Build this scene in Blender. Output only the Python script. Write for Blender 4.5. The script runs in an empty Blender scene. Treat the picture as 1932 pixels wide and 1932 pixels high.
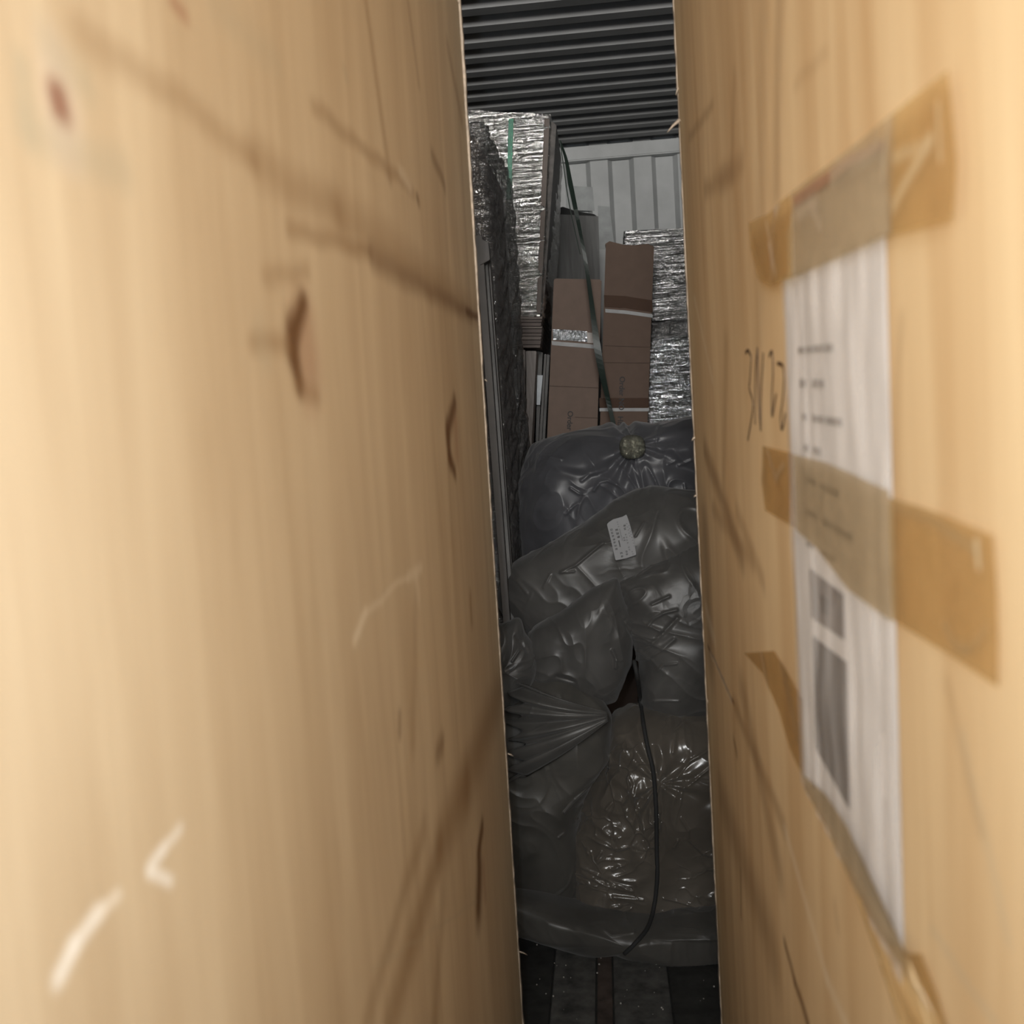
import bpy, bmesh, math, random
import numpy as np
from mathutils import Vector, Matrix, noise as mnoise

random.seed(4)
S = bpy.context.scene
COL = S.collection

# ------------------------------------------------------------------ camera
F = 1900.0                      # focal length in pixels of the 1932 x 1932 frame
CAM = Vector((0, 0, 1.1))
YAW, PITCH, ROLL = math.radians(5.25), math.radians(4.3), math.radians(3.5)
_f = Vector((-math.sin(YAW) * math.cos(PITCH), math.cos(YAW) * math.cos(PITCH), -math.sin(PITCH)))
_r0 = Vector((math.cos(YAW), math.sin(YAW), 0))
_u0 = _r0.cross(_f)
_r = _r0 * math.cos(ROLL) - _u0 * math.sin(ROLL)
_u = _r0 * math.sin(ROLL) + _u0 * math.cos(ROLL)
cam_data = bpy.data.cameras.new('camera')
cam = bpy.data.objects.new('camera', cam_data)
COL.objects.link(cam)
cam.matrix_world = Matrix(((_r.x, _u.x, -_f.x, CAM.x), (_r.y, _u.y, -_f.y, CAM.y),
                           (_r.z, _u.z, -_f.z, CAM.z), (0, 0, 0, 1)))
cam_data.sensor_width = 36
cam_data.lens = 36 * F / 1932
cam_data.clip_start = 0.01
cam_data.dof.use_dof = True
cam_data.dof.focus_distance = 2.8
cam_data.dof.aperture_fstop = 7.0
S.camera = cam

# ------------------------------------------------------------------ world, lights, exposure
S.view_settings.view_transform = 'Standard'
S.view_settings.look = 'None'
S.view_settings.exposure = 0.0
S.view_settings.gamma = 1
S.view_settings.use_curve_mapping = False
W = bpy.data.worlds.new('overcast')
S.world = W
W.use_nodes = True
W.node_tree.nodes['Background'].inputs[0].default_value = (0.85, 0.92, 1.0, 1)
W.node_tree.nodes['Background'].inputs[1].default_value = 0.25

def area(name, loc, target, sx, sy, power, col):
    d = bpy.data.lights.new(name, 'AREA')
    d.shape = 'RECTANGLE'; d.size = sx; d.size_y = sy; d.energy = power; d.color = col
    o = bpy.data.objects.new(name, d); COL.objects.link(o)
    o.location = loc
    o.rotation_euler = (Vector(target) - Vector(loc)).to_track_quat('-Z', 'Y').to_euler()
    return o
area('daylight_door', (-0.25, -3.0, 1.95), (0.0, 3.0, 1.6), 2.0, 1.3, 410, (1.0, 0.975, 0.93))
fl = bpy.data.lights.new('phone_lamp', 'POINT')
fl.energy = 13.0; fl.shadow_soft_size = 0.006; fl.color = (0.86, 0.97, 1.10)
flo = bpy.data.objects.new('phone_lamp', fl); COL.objects.link(flo)
flo.location = (-0.035, -0.09, 1.15)

# ------------------------------------------------------------------ picture point -> place on a real plane
def ray(px, py):
    return _f + _r * ((px - 966) / F) - _u * ((py - 966) / F)
def atY(px, py, Y):
    d = ray(px, py); return CAM + d * (Y / d.y)
def atX(px, py, X):
    d = ray(px, py); return CAM + d * (X / d.x)
def atZ(px, py, Z):
    d = ray(px, py); return CAM + d * ((Z - CAM.z) / d.z)
_M = np.array([_r, _u, _f])
def project(V):
    q = (V - np.array(CAM)) @ _M.T
    return 966 + F * q[:, 0] / q[:, 2], 966 - F * q[:, 1] / q[:, 2]

# ------------------------------------------------------------------ object helpers
def link(name, me, mat=None, parent=None, smooth=False):
    o = bpy.data.objects.new(name, me)
    COL.objects.link(o)
    if mat: me.materials.append(mat)
    if smooth: me.polygons.foreach_set('use_smooth', [True] * len(me.polygons))
    if parent:
        o.parent = parent
        o.matrix_parent_inverse = ROOTINV.get(parent.name, Matrix.Identity(4))
        ROOTINV[o.name] = Matrix.Identity(4)
    return o
ROOTINV = {}
def obj(name, verts, faces, mat=None, parent=None, smooth=False):
    me = bpy.data.meshes.new(name)
    me.from_pydata([tuple(v) for v in verts], [], faces)
    me.update()
    return link(name, me, mat, parent, smooth)
def bobj(name, bm, mat=None, parent=None, smooth=False):
    bmesh.ops.recalc_face_normals(bm, faces=bm.faces)
    me = bpy.data.meshes.new(name); bm.to_mesh(me); bm.free()
    return link(name, me, mat, parent, smooth)
def thing(name, loc, label, cat, group=None):
    o = bpy.data.objects.new(name, None); COL.objects.link(o)
    o.empty_display_size = 0.1
    o.location = loc
    ROOTINV[o.name] = Matrix.Translation(loc).inverted()
    o['label'] = label; o['category'] = cat
    if group: o['group'] = group
    return o
def tag(o, label, cat, group=None):
    o['label'] = label; o['category'] = cat
    if group: o['group'] = group
    return o
def box_bm(bm, lo, hi):
    v = [bm.verts.new((x, y, z)) for x in (lo[0], hi[0]) for y in (lo[1], hi[1]) for z in (lo[2], hi[2])]
    for f in ((0, 1, 3, 2), (4, 6, 7, 5), (0, 4, 5, 1), (2, 3, 7, 6), (0, 2, 6, 4), (1, 5, 7, 3)):
        bm.faces.new([v[i] for i in f])
    return v
def box(name, lo, hi, mat, parent=None, bev=0.0):
    bm = bmesh.new(); box_bm(bm, lo, hi)
    if bev: bmesh.ops.bevel(bm, geom=bm.edges[:], offset=bev, segments=2, affect='EDGES')
    return bobj(name, bm, mat, parent)
def hexa(name, c, mat, parent=None, bev=0.0):
    """c: 8 corners, front bl br tr tl then back bl br tr tl"""
    bm = bmesh.new(); v = [bm.verts.new(p) for p in c]
    for f in ((0, 1, 2, 3), (5, 4, 7, 6), (4, 0, 3, 7), (1, 5, 6, 2), (3, 2, 6, 7), (4, 5, 1, 0)):
        bm.faces.new([v[i] for i in f])
    if bev: bmesh.ops.bevel(bm, geom=bm.edges[:], offset=bev, segments=2, affect='EDGES')
    return bobj(name, bm, mat, parent)
def tube(name, pts, r, mat, parent=None, n=8, flat=1.0):
    """round or flattened cord through pts; r number or list"""
    V, Fc = [], []
    P = [Vector(p) for p in pts]
    up = Vector((0, -1, 0))
    for i, p in enumerate(P):
        t = (P[min(i + 1, len(P) - 1)] - P[max(i - 1, 0)]).normalized()
        a = t.cross(up).normalized(); b = a.cross(t).normalized()
        rr = r[i] if isinstance(r, (list, tuple)) else r
        for k in range(n):
            an = 2 * math.pi * k / n
            V.append(p + a * (math.cos(an) * rr) + b * (math.sin(an) * rr * flat))
    for i in range(len(P) - 1):
        for k in range(n):
            k2 = (k + 1) % n
            Fc.append((i * n + k, i * n + k2, (i + 1) * n + k2, (i + 1) * n + k))
    Fc.append(tuple(range(n))[::-1]); Fc.append(tuple((len(P) - 1) * n + k for k in range(n)))
    return obj(name, V, Fc, mat, parent, True)
def smooth_path(pts, m=6):
    P = [Vector(p) for p in pts]; out = []
    for i in range(len(P) - 1):
        p0, p1, p2, p3 = P[max(i - 1, 0)], P[i], P[i + 1], P[min(i + 2, len(P) - 1)]
        for k in range(m):
            t = k / m
            out.append(0.5 * ((2 * p1) + (p2 - p0) * t + (2 * p0 - 5 * p1 + 4 * p2 - p3) * t * t + (3 * p1 - p0 - 3 * p2 + p3) * t ** 3))
    out.append(P[-1]); return out
def shard(name, a, b, w, mat, parent):
    """tapered wood splinter from a to b"""
    a, b = Vector(a), Vector(b); mid = a.lerp(b, 0.55) + Vector((0, 0, w * 0.6))
    return tube(name, [a, a.lerp(mid, 0.6), mid, b], [w, w * 0.9, w * 0.7, w * 0.12], mat, parent, 5, 0.5)

# ------------------------------------------------------------------ material helpers
class NT:
    def __init__(s, name):
        s.m = bpy.data.materials.new(name); s.m.use_nodes = True
        s.t = s.m.node_tree; s.n = s.t.nodes; s.l = s.t.links
        s.b = s.n['Principled BSDF']; s.out = s.n['Material Output']
    def new(s, t, **k):
        x = s.n.new(t)
        for a, v in k.items(): setattr(x, a, v)
        return x
    def set(s, sock, v):
        if isinstance(v, bpy.types.NodeSocket): s.l.new(v, sock)
        else: sock.default_value = v
    def coord(s, scale=(1, 1, 1), kind='Object', rot=(0, 0, 0)):
        c = s.new('ShaderNodeTexCoord'); m = s.new('ShaderNodeMapping')
        s.l.new(c.outputs[kind], m.inputs[0]); m.inputs['Scale'].default_value = scale
        m.inputs['Rotation'].default_value = rot
        return m.outputs[0]
    def noise(s, vec, scale, detail=4, rough=0.55, dist=0.0):
        x = s.new('ShaderNodeTexNoise'); s.set(x.inputs['Vector'], vec)
        x.inputs['Scale'].default_value = scale; x.inputs['Detail'].default_value = detail
        x.inputs['Roughness'].default_value = rough; x.inputs['Distortion'].default_value = dist
        return x.outputs[0]
    def ramp(s, fac, stops):
        x = s.new('ShaderNodeValToRGB'); s.set(x.inputs[0], fac)
        e = x.color_ramp.elements
        while len(e) < len(stops): e.new(0.5)
        for i, (p, c) in enumerate(stops):
            e[i].position = p; e[i].color = (*c, 1) if len(c) == 3 else c
        return x.outputs[0]
    def mix(s, fac, a, b, mode='MIX'):
        x = s.new('ShaderNodeMix', data_type='RGBA', blend_type=mode)
        s.set(x.inputs[0], fac)
        s.set(x.inputs[6], (*a, 1) if isinstance(a, tuple) and len(a) == 3 else a)
        s.set(x.inputs[7], (*b, 1) if isinstance(b, tuple) and len(b) == 3 else b)
        return x.outputs[2]
    def math(s, op, a, b=0.0, c=0.0):
        x = s.new('ShaderNodeMath', operation=op)
        s.set(x.inputs[0], a); s.set(x.inputs[1], b); s.set(x.inputs[2], c)
        return x.outputs[0]
    def vmath(s, op, a, b=None):
        x = s.new('ShaderNodeVectorMath', operation=op)
        s.set(x.inputs[0], a)
        if b is not None: s.set(x.inputs[1], b)
        return x
    def bump(s, h, strength=0.3, dist=0.01, normal=None):
        x = s.new('ShaderNodeBump'); s.set(x.inputs['Height'], h)
        x.inputs['Strength'].default_value = strength; x.inputs['Distance'].default_value = dist
        if normal is not None: s.l.new(normal, x.inputs['Normal'])
        return x.outputs[0]
    def pr(s, **k):
        nm = dict(col='Base Color', rough='Roughness', metal='Metallic', spec='Specular IOR Level', normal='Normal',
                  alpha='Alpha', trans='Transmission Weight', coat='Coat Weight', coatr='Coat Roughness', sheen='Sheen Weight')
        for a, v in k.items():
            if isinstance(v, tuple) and len(v) == 3: v = (*v, 1)
            s.set(s.b.inputs[nm[a]], v)
        return s.m
    def clear(s, amount):
        """let part of the light straight through (thin film)"""
        t = s.new('ShaderNodeBsdfTransparent'); m = s.new('ShaderNodeMixShader')
        s.set(m.inputs[0], amount); s.l.new(s.b.outputs[0], m.inputs[1]); s.l.new(t.outputs[0], m.inputs[2])
        s.l.new(m.outputs[0], s.out.inputs[0])
        return t

def simple(name, col, rough=0.6, metal=0.0, var=0.15, scale=20, bump=0.0, spec=0.5):
    t = NT(name); v = t.coord()
    n = t.noise(v, scale)
    c = t.ramp(n, [(0.3, tuple(x * (1 - var) for x in col)), (0.7, tuple(min(1, x * (1 + var)) for x in col))])
    t.pr(col=c, rough=rough, metal=metal, spec=spec)
    if bump: t.pr(normal=t.bump(t.noise(v, scale * 4), bump, 0.004))
    return t.m

# a mark on a plane: soft stroke between two points
def mark_group():
    g = bpy.data.node_groups.new('soft_stroke', 'ShaderNodeTree')
    I = g.interface
    for n, ty in (('P', 'NodeSocketVector'), ('A', 'NodeSocketVector'), ('B', 'NodeSocketVector'), ('W', 'NodeSocketFloat')):
        I.new_socket(n, in_out='INPUT', socket_type=ty)
    I.new_socket('Mask', in_out='OUTPUT', socket_type='NodeSocketFloat')
    gi = g.nodes.new('NodeGroupInput'); go = g.nodes.new('NodeGroupOutput')
    def vm(op, a, b):
        x = g.nodes.new('ShaderNodeVectorMath'); x.operation = op
        g.links.new(a, x.inputs[0])
        if b is not None: g.links.new(b, x.inputs[1])
        return x
    pa = vm('SUBTRACT', gi.outputs['P'], gi.outputs['A']); ba = vm('SUBTRACT', gi.outputs['B'], gi.outputs['A'])
    d1 = vm('DOT_PRODUCT', pa.outputs[0], ba.outputs[0]); d2 = vm('DOT_PRODUCT', ba.outputs[0], ba.outputs[0])
    h = g.nodes.new('ShaderNodeMath'); h.operation = 'DIVIDE'; h.use_clamp = True
    g.links.new(d1.outputs['Value'], h.inputs[0]); g.links.new(d2.outputs['Value'], h.inputs[1])
    sc = g.nodes.new('ShaderNodeVectorMath'); sc.operation = 'SCALE'
    g.links.new(ba.outputs[0], sc.inputs[0]); g.links.new(h.outputs[0], sc.inputs['Scale'])
    df = vm('SUBTRACT', pa.outputs[0], sc.outputs[0]); ln = vm('LENGTH', df.outputs[0], None)
    mr = g.nodes.new('ShaderNodeMapRange'); mr.interpolation_type = 'SMOOTHSTEP'
    g.links.new(ln.outputs['Value'], mr.inputs[0]); g.links.new(gi.outputs['W'], mr.inputs[1])
    mr.inputs[2].default_value = 0.0; mr.inputs[3].default_value = 0.0; mr.inputs[4].default_value = 1.0
    g.links.new(mr.outputs[0], go.inputs[0])
    return g
MARK = mark_group()

def plywood(name, light, dark, marks, seed):
    """rotary-cut veneer, grain upright; marks: (A, B, width, amount, colour) strokes in world Y,Z of the panel"""
    t = NT(name)
    v = t.coord((1, 1, 1))
    off = t.vmath('ADD', v, (seed, seed * 2.0, seed * 0.5)).outputs[0]
    big = t.noise(off, 2.2, 3)
    st = t.new('ShaderNodeMapping'); t.l.new(off, st.inputs[0]); st.inputs['Scale'].default_value = (3, 9, 0.9)
    broad = t.noise(st.outputs[0], 1.6, 4, 0.6, 0.7)
    st2 = t.new('ShaderNodeMapping'); t.l.new(off, st2.inputs[0]); st2.inputs['Scale'].default_value = (20, 90, 2.2)
    fine = t.noise(st2.outputs[0], 2.0, 5, 0.65, 0.3)
    f = t.math('ADD', t.math('MULTIPLY', broad, 0.75), t.math('MULTIPLY', fine, 0.25))
    c = t.ramp(f, [(0.30, dark), (0.50, tuple((a + b) / 2 for a, b in zip(light, dark))), (0.68, light)])
    c = t.mix(t.ramp(big, [(0.35, (0, 0, 0)), (0.7, (0.35, 0.35, 0.35))]), c, tuple(x * 1.08 for x in light))
    wob = t.new('ShaderNodeTexNoise'); t.l.new(v, wob.inputs['Vector']); wob.inputs['Scale'].default_value = 14
    wob.inputs['Detail'].default_value = 3
    w0 = t.vmath('SUBTRACT', wob.outputs['Color'], (0.5, 0.5, 0.5)).outputs[0]
    w1 = t.vmath('MULTIPLY', w0, (0.0, 0.016, 0.016)).outputs[0]
    P = t.vmath('MULTIPLY', t.vmath('ADD', v, w1).outputs[0], (0, 1, 1)).outputs[0]
    rough_h = fine
    for A, B, w, am, col in marks:
        g = t.new('ShaderNodeGroup'); g.node_tree = MARK
        t.l.new(P, g.inputs['P'])
        g.inputs['A'].default_value = (0, A.y, A.z); g.inputs['B'].default_value = (0, B.y, B.z + 1e-4)
        g.inputs['W'].default_value = w
        c = t.mix(t.math('MULTIPLY', g.outputs[0], am), c, col)
    t.pr(col=c, rough=0.55, spec=0.3, normal=t.bump(rough_h, 0.12, 0.002))
    return t.m

# ------------------------------------------------------------------ shared materials
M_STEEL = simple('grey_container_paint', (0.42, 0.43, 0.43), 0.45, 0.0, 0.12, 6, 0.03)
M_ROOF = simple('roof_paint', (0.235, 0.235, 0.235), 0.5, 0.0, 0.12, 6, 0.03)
M_FLOOR = simple('dusty_floor_board', (0.085, 0.082, 0.075), 0.7, 0, 0.5, 30, 0.2)
M_FLOORB = simple('brown_floor_board', (0.075, 0.055, 0.045), 0.7, 0, 0.4, 30, 0.2)
M_FLOORD = simple('dark_floor_board', (0.03, 0.029, 0.026), 0.75, 0, 0.4, 30, 0.2)
M_GRIT = simple('grit', (0.45, 0.42, 0.38), 0.6)
M_RAW = simple('raw_wood_edge', (0.42, 0.34, 0.26), 0.7, 0, 0.25, 120)
M_CARD = simple('cardboard', (0.22, 0.155, 0.122), 0.75, 0, 0.06, 25)
M_CARD2 = simple('cardboard_darker', (0.165, 0.108, 0.080), 0.75, 0, 0.06, 25)
M_CARDG = simple('grey_cardboard', (0.16, 0.155, 0.15), 0.7, 0, 0.35, 9)
M_CARDP = simple('inner_cardboard', (0.30, 0.245, 0.22), 0.7, 0, 0.15, 9)
M_BLACK = simple('black_cord_and_flap_shade', (0.02, 0.02, 0.02), 0.8)  # the cord's own black; on the carton flaps it is painted shade
M_STRAPW = simple('white_strapping', (0.42, 0.42, 0.42), 0.5)
M_INK = simple('black_print', (0.035, 0.03, 0.03), 0.6)
M_WOODG = None

def film(name, base, clear, sx, sz, strength, rough=0.13, metal=0.75, seed=0.0, tilt=0.0, crumple=0.5):
    """stretch film: many fine wrinkles, glossy, lets some of the box show through"""
    t = NT(name)
    v = t.coord((1, 1, 1), rot=(tilt, 0, 0))
    m2 = t.new('ShaderNodeMapping'); t.l.new(v, m2.inputs[0])
    m2.inputs['Scale'].default_value = (sx, sx * 0.6, sz); m2.inputs['Location'].default_value = (seed, seed, seed)
    v = m2.outputs[0]
    a = t.noise(v, 1.0, 4, 0.6, 1.2)
    ridge = t.math('ABSOLUTE', t.math('SUBTRACT', a, 0.5))
    v2 = t.coord((22, 22, 26))
    b = t.noise(v2, 1.5, 3, 0.6, 0.8)
    h = t.math('ADD', t.math('MULTIPLY', ridge, 1.6), t.math('MULTIPLY', b, crumple))
    t.pr(col=base, metal=metal, rough=rough, normal=t.bump(h, strength, 0.012))
    if clear > 0: t.clear(clear)
    return t.m
def bagmat(name, col, strength=0.25, seed=0.0, rough=0.38, sc=9, spec=0.32):
    """dark polythene: soft creases and crumple facets"""
    t = NT(name)
    v = t.coord(); v = t.vmath('ADD', v, (seed, seed * 1.7, seed)).outputs[0]
    w = t.new('ShaderNodeTexNoise'); t.l.new(v, w.inputs['Vector']); w.inputs['Scale'].default_value = 5
    w.inputs['Detail'].default_value = 3
    vw = t.vmath('ADD', v, t.vmath('MULTIPLY', w.outputs['Color'], (0.22, 0.22, 0.22)).outputs[0]).outputs[0]
    vo = t.new('ShaderNodeTexVoronoi', feature='DISTANCE_TO_EDGE'); t.l.new(vw, vo.inputs['Vector'])
    vo.inputs['Scale'].default_value = sc
    cre = t.ramp(vo.outputs['Distance'], [(0.0, (1, 1, 1)), (0.06, (0.3, 0.3, 0.3)), (0.2, (0, 0, 0))])
    n2 = t.noise(vw, 26, 4, 0.6, 0.6)
    gate = t.ramp(t.noise(v, 4.5, 2), [(0.48, (0, 0, 0)), (0.66, (1, 1, 1))])
    h = t.math('ADD', t.math('MULTIPLY', t.math('MULTIPLY', cre, gate), 0.8), t.math('MULTIPLY', t.math('MULTIPLY', n2, gate), 0.35))
    haze = t.noise(v, 7, 4, 0.6, 0.5)
    c = t.ramp(haze, [(0.3, tuple(x * 0.72 for x in col)), (0.7, tuple(x * 1.3 for x in col))])
    t.pr(col=c, rough=rough, spec=spec, sheen=0.12, normal=t.bump(h, strength, 0.012))
    return t.m

# ================================================================== THE SETTING
ROOFZ = 2.65
YW = atZ(1160, 262, ROOFZ).y               # depth of the end wall
XL, XR = -1.15, 1.2
YN = -1.5
floor = box('floor', (XL, YN, -0.06), (XR, YW + 0.1, -0.012), M_FLOORD)
floor['kind'] = 'structure'
# floor boards running along the container
x = XL; seq = []
seams = [atZ(p, 1880, 0).x for p in (1040, 1125, 1157, 1266)]
edges = [seams[0] - 0.13 * 6, *[seams[0] - 0.13 * k for k in range(5, 0, -1)], *seams, *[seams[3] + 0.115 * k for k in range(1, 9)]]
for i in range(len(edges) - 1):
    a, b = edges[i], edges[i + 1]
    if a < XL or b > XR: continue
    mt = M_FLOOR if i in (6, 8) else (M_FLOORB if i == 7 else M_FLOORD)
    dz = 0.0 if i in (6, 8) else -0.004 if i == 7 else -0.003
    box('floor_board', (a + 0.002, YN, -0.012), (b - 0.002, YW, dz), mt, floor, 0.0015)
bm = bmesh.new()
for k in range(70):
    if k < 12: p = atZ(random.uniform(1005, 1270), random.uniform(1810, 1925), 0.0)
    else: p = Vector((random.uniform(-0.2, 0.2), random.uniform(1.55, 2.2), 0))
    s = random.uniform(0.0006, 0.0022)
    bmesh.ops.create_icosphere(bm, subdivisions=1, radius=s, matrix=Matrix.Translation((p.x, p.y, s * 0.6)))
g = bobj('floor_grit', bm, M_GRIT, floor); g['kind'] = 'stuff'

# ribbed roof, ribs across
prof = []
pitch = None
ys = [atZ(1075, p, ROOFZ - 0.018).y for p in (21, 52, 83, 112, 136, 158, 180)]
pitch = (ys[-1] - ys[0]) / 6
y0 = ys[0]
k0 = -int((y0 - YN) / pitch) - 1
for k in range(k0, int((YW - y0) / pitch) + 1):
    yb = y0 + k * pitch
    if yb < YN or yb + pitch > YW: continue
    # high flat, near-facing slope down, low flat, far slope up
    prof += [(yb - pitch * 0.46, ROOFZ), (yb - 0.010, ROOFZ), (yb + 0.008, ROOFZ - 0.036), (yb + pitch * 0.44, ROOFZ - 0.036)]
prof = [(YN, ROOFZ)] + prof + [(YW, ROOFZ - 0.0)]
prof = [p for i, p in enumerate(prof) if i == 0 or p[0] > prof[i - 1][0] + 1e-4]
V, Fc = [], []
for (y, z) in prof: V += [(XL, y, z), (XR, y, z)]
for i in range(len(prof) - 1): Fc.append((2 * i, 2 * i + 1, 2 * i + 3, 2 * i + 2))
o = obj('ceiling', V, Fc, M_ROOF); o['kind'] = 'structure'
sd = o.modifiers.new('thick', 'SOLIDIFY'); sd.thickness = 0.003; sd.offset = 1

o = box('added_light_blocker', (XL, -1.04, 0), (XR, -1.0, 1.28), M_STEEL); o['kind'] = 'structure'  # unseen low barrier, added behind the camera to keep daylight off the lower gap
def corrugated(axis, const, a0, a1, z0, z1, name, depth, off=0.0, pit=0.232, sl=0.024):
    prof = []; a = a0 + off - pit
    while a < a1 + pit:
        prof += [(a, 0), (a + pit / 2 - sl, 0), (a + pit / 2, depth), (a + pit - sl, depth)]
        a += pit
    prof = [p for p in prof if a0 <= p[0] <= a1]
    V, Fc = [], []
    for s, d in prof:
        for z in (z0, z1):
            V.append((s, const + d, z) if axis == 'x' else (const + d, s, z))
    for i in range(len(prof) - 1): Fc.append((2 * i, 2 * i + 2, 2 * i + 3, 2 * i + 1))
    o = obj(name, V, Fc, M_STEEL); o['kind'] = 'structure'
    sd = o.modifiers.new('thick', 'SOLIDIFY'); sd.thickness = 0.003; sd.offset = 0
    return o
xl = atY(1121, 370, YW).x
corrugated('x', YW - 0.02, XL, XR, 0, ROOFZ, 'wall_back', 0.034, off=(xl - XL) % 0.232 - 0.012)
corrugated('y', XL, YN, YW, 0, ROOFZ, 'wall_left', -0.034)
corrugated('y', XR, YN, YW, 0, ROOFZ, 'wall_right', 0.034)
zt = atY(1160, 270, YW - 0.06).z; zb = atY(1160, 297, YW - 0.06).z
o = box('trim_1', (XL, YW - 0.06, zb), (XR, YW, zt), M_STEEL, None, 0.006); o['kind'] = 'structure'
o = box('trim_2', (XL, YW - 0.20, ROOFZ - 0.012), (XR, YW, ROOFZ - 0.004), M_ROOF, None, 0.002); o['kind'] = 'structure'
# paint patches on the end wall
M_PATCH = simple('fresh_grey_paint', (0.30, 0.315, 0.315), 0.45)
for q in (((1067, 350), (1118, 353), (1122, 398), (1068, 396)), ((1128, 388), (1150, 390), (1160, 470), (1128, 470))):
    c = [atY(px, py, YW - 0.0225) for px, py in q]
    p = obj('paint_patch', c + [v + Vector((0, 0.002, 0)) for v in c], [(0, 1, 2, 3), (7, 6, 5, 4), (0, 4, 5, 1), (1, 5, 6, 2), (2, 6, 7, 3), (3, 7, 4, 0)], M_PATCH, bpy.data.objects['wall_back'])

# ================================================================== THE TWO CRATES
YE = 1.55
lt, lb = atY(866, 0, YE), atY(988, 1932, YE)
rt, rb = atY(1273, 0, YE), atY(1358, 1932, YE)
XA = (lt.x + lb.x) / 2; XB = (rt.x + rb.x) / 2
print('gap', lt, lb, rt, rb, 'YW', YW, 'pitch', pitch)
CRZ = 2.02
def LM(a, b, w, am, col): return (atX(*a, XA), atX(*b, XA), w, am, col)
def RM(a, b, w, am, col): return (atX(*a, XB), atX(*b, XB), w, am, col)
BR = (0.17, 0.085, 0.035); BR2 = (0.30, 0.18, 0.085); PK = (0.42, 0.24, 0.15); PALE = (0.82, 0.70, 0.52); GR = (0.50, 0.43, 0.30)
left_marks = [
    # diagonal grain sweeps
    LM((150, 60), (480, 300), 0.014, 0.35, BR2), LM((480, 300), (640, 400), 0.024, 0.4, BR2), LM((640, 400), (905, 598), 0.036, 0.4, BR2),
    LM((545, 425), (700, 480), 0.012, 0.45, BR2), LM((700, 480), (890, 596), 0.02, 0.45, BR),
    LM((400, 0), (520, 110), 0.02, 0.3, GR), LM((590, 200), (780, 360), 0.012, 0.4, BR2), LM((880, 588), (908, 600), 0.012, 0.8, BR),
    LM((690, 0), (735, 330), 0.018, 0.45, BR2), LM((770, 0), (790, 160), 0.015, 0.4, BR2), LM((845, 90), (870, 220), 0.025, 0.4, BR2),
    LM((815, 290), (838, 350), 0.018, 0.45, BR),
    # knots
    LM((105, 120), (125, 260), 0.020, 0.6, (0.74, 0.63, 0.52)), LM((108, 168), (116, 200), 0.011, 1.0, (0.30, 0.15, 0.10)),
    LM((40, 120), (60, 250), 0.010, 0.6, GR), LM((60, 250), (230, 320), 0.016, 0.5, GR), LM((90, 80), (160, 150), 0.014, 0.5, GR),
    LM((322, 0), (345, 30), 0.008, 0.7, PK),
    LM((574, 630), (582, 690), 0.045, 0.6, PK), LM((572, 575), (550, 625), 0.017, 1.0, BR), LM((550, 625), (551, 660), 0.021, 1.0, BR), LM((551, 660), (564, 718), 0.017, 1.0, BR),
    LM((475, 640), (540, 648), 0.012, 0.45, BR2), LM((490, 620), (500, 670), 0.02, 0.3, GR), LM((500, 520), (580, 510), 0.012, 0.35, BR2), LM((555, 720), (600, 750), 0.012, 0.4, BR2),
    LM((858, 760), (845, 820), 0.024, 0.9, BR), LM((845, 820), (848, 860), 0.028, 0.95, BR), LM((848, 860), (858, 890), 0.02, 0.9, BR), LM((860, 800), (862, 850), 0.03, 0.5, PK),
    LM((910, 1560), (903, 1610), 0.022, 0.95, BR), LM((904, 1640), (903, 1710), 0.045, 0.95, BR), LM((912, 1640), (915, 1690), 0.02, 0.5, PK),
    # long streaks low down
    LM((945, 1300), (880, 1480), 0.06, 0.55, BR2), LM((880, 1480), (830, 1600), 0.05, 0.55, BR2), LM((830, 1600), (735, 1932), 0.035, 0.55, BR2),
    LM((800, 1560), (690, 1932), 0.02, 0.35, BR2), LM((785, 1120), (780, 1400), 0.02, 0.3, BR2), LM((888, 1130), (890, 1170), 0.02, 0.6, BR2),
    LM((835, 1400), (826, 1420), 0.02, 0.5, BR), LM((754, 1350), (753, 1385), 0.01, 0.5, BR), LM((700, 1830), (900, 1700), 0.004, 0.25, GR),
    LM((835, 1700), (820, 1932), 0.03, 0.35, BR2),
    # pale scuffs
    LM((668, 1205), (690, 1155), 0.008, 0.8, PALE), LM((690, 1155), (770, 1085), 0.006, 0.45, PALE), LM((770, 1085), (795, 1070), 0.010, 0.6, PALE), LM((785, 1090), (790, 1125), 0.016, 0.55, PALE),
    LM((115, 1855), (140, 1800), 0.0065, 0.9, (0.95, 0.9, 0.8)), LM((140, 1800), (185, 1740), 0.0058, 0.85, (0.95, 0.9, 0.8)), LM((185, 1740), (222, 1700), 0.0048, 0.6, (0.95, 0.88, 0.75)),
    LM((285, 1645), (310, 1605), 0.006, 0.9, (0.95, 0.9, 0.8)), LM((310, 1605), (340, 1562), 0.005, 0.7, (0.95, 0.9, 0.8)), LM((285, 1645), (325, 1667), 0.005, 0.8, (0.95, 0.9, 0.8)),
    LM((755, 325), (775, 352), 0.012, 0.6, PALE), LM((787, 370), (790, 380), 0.012, 0.7, BR), LM((648, 120), (652, 140), 0.008, 0.5, GR),
]
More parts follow.
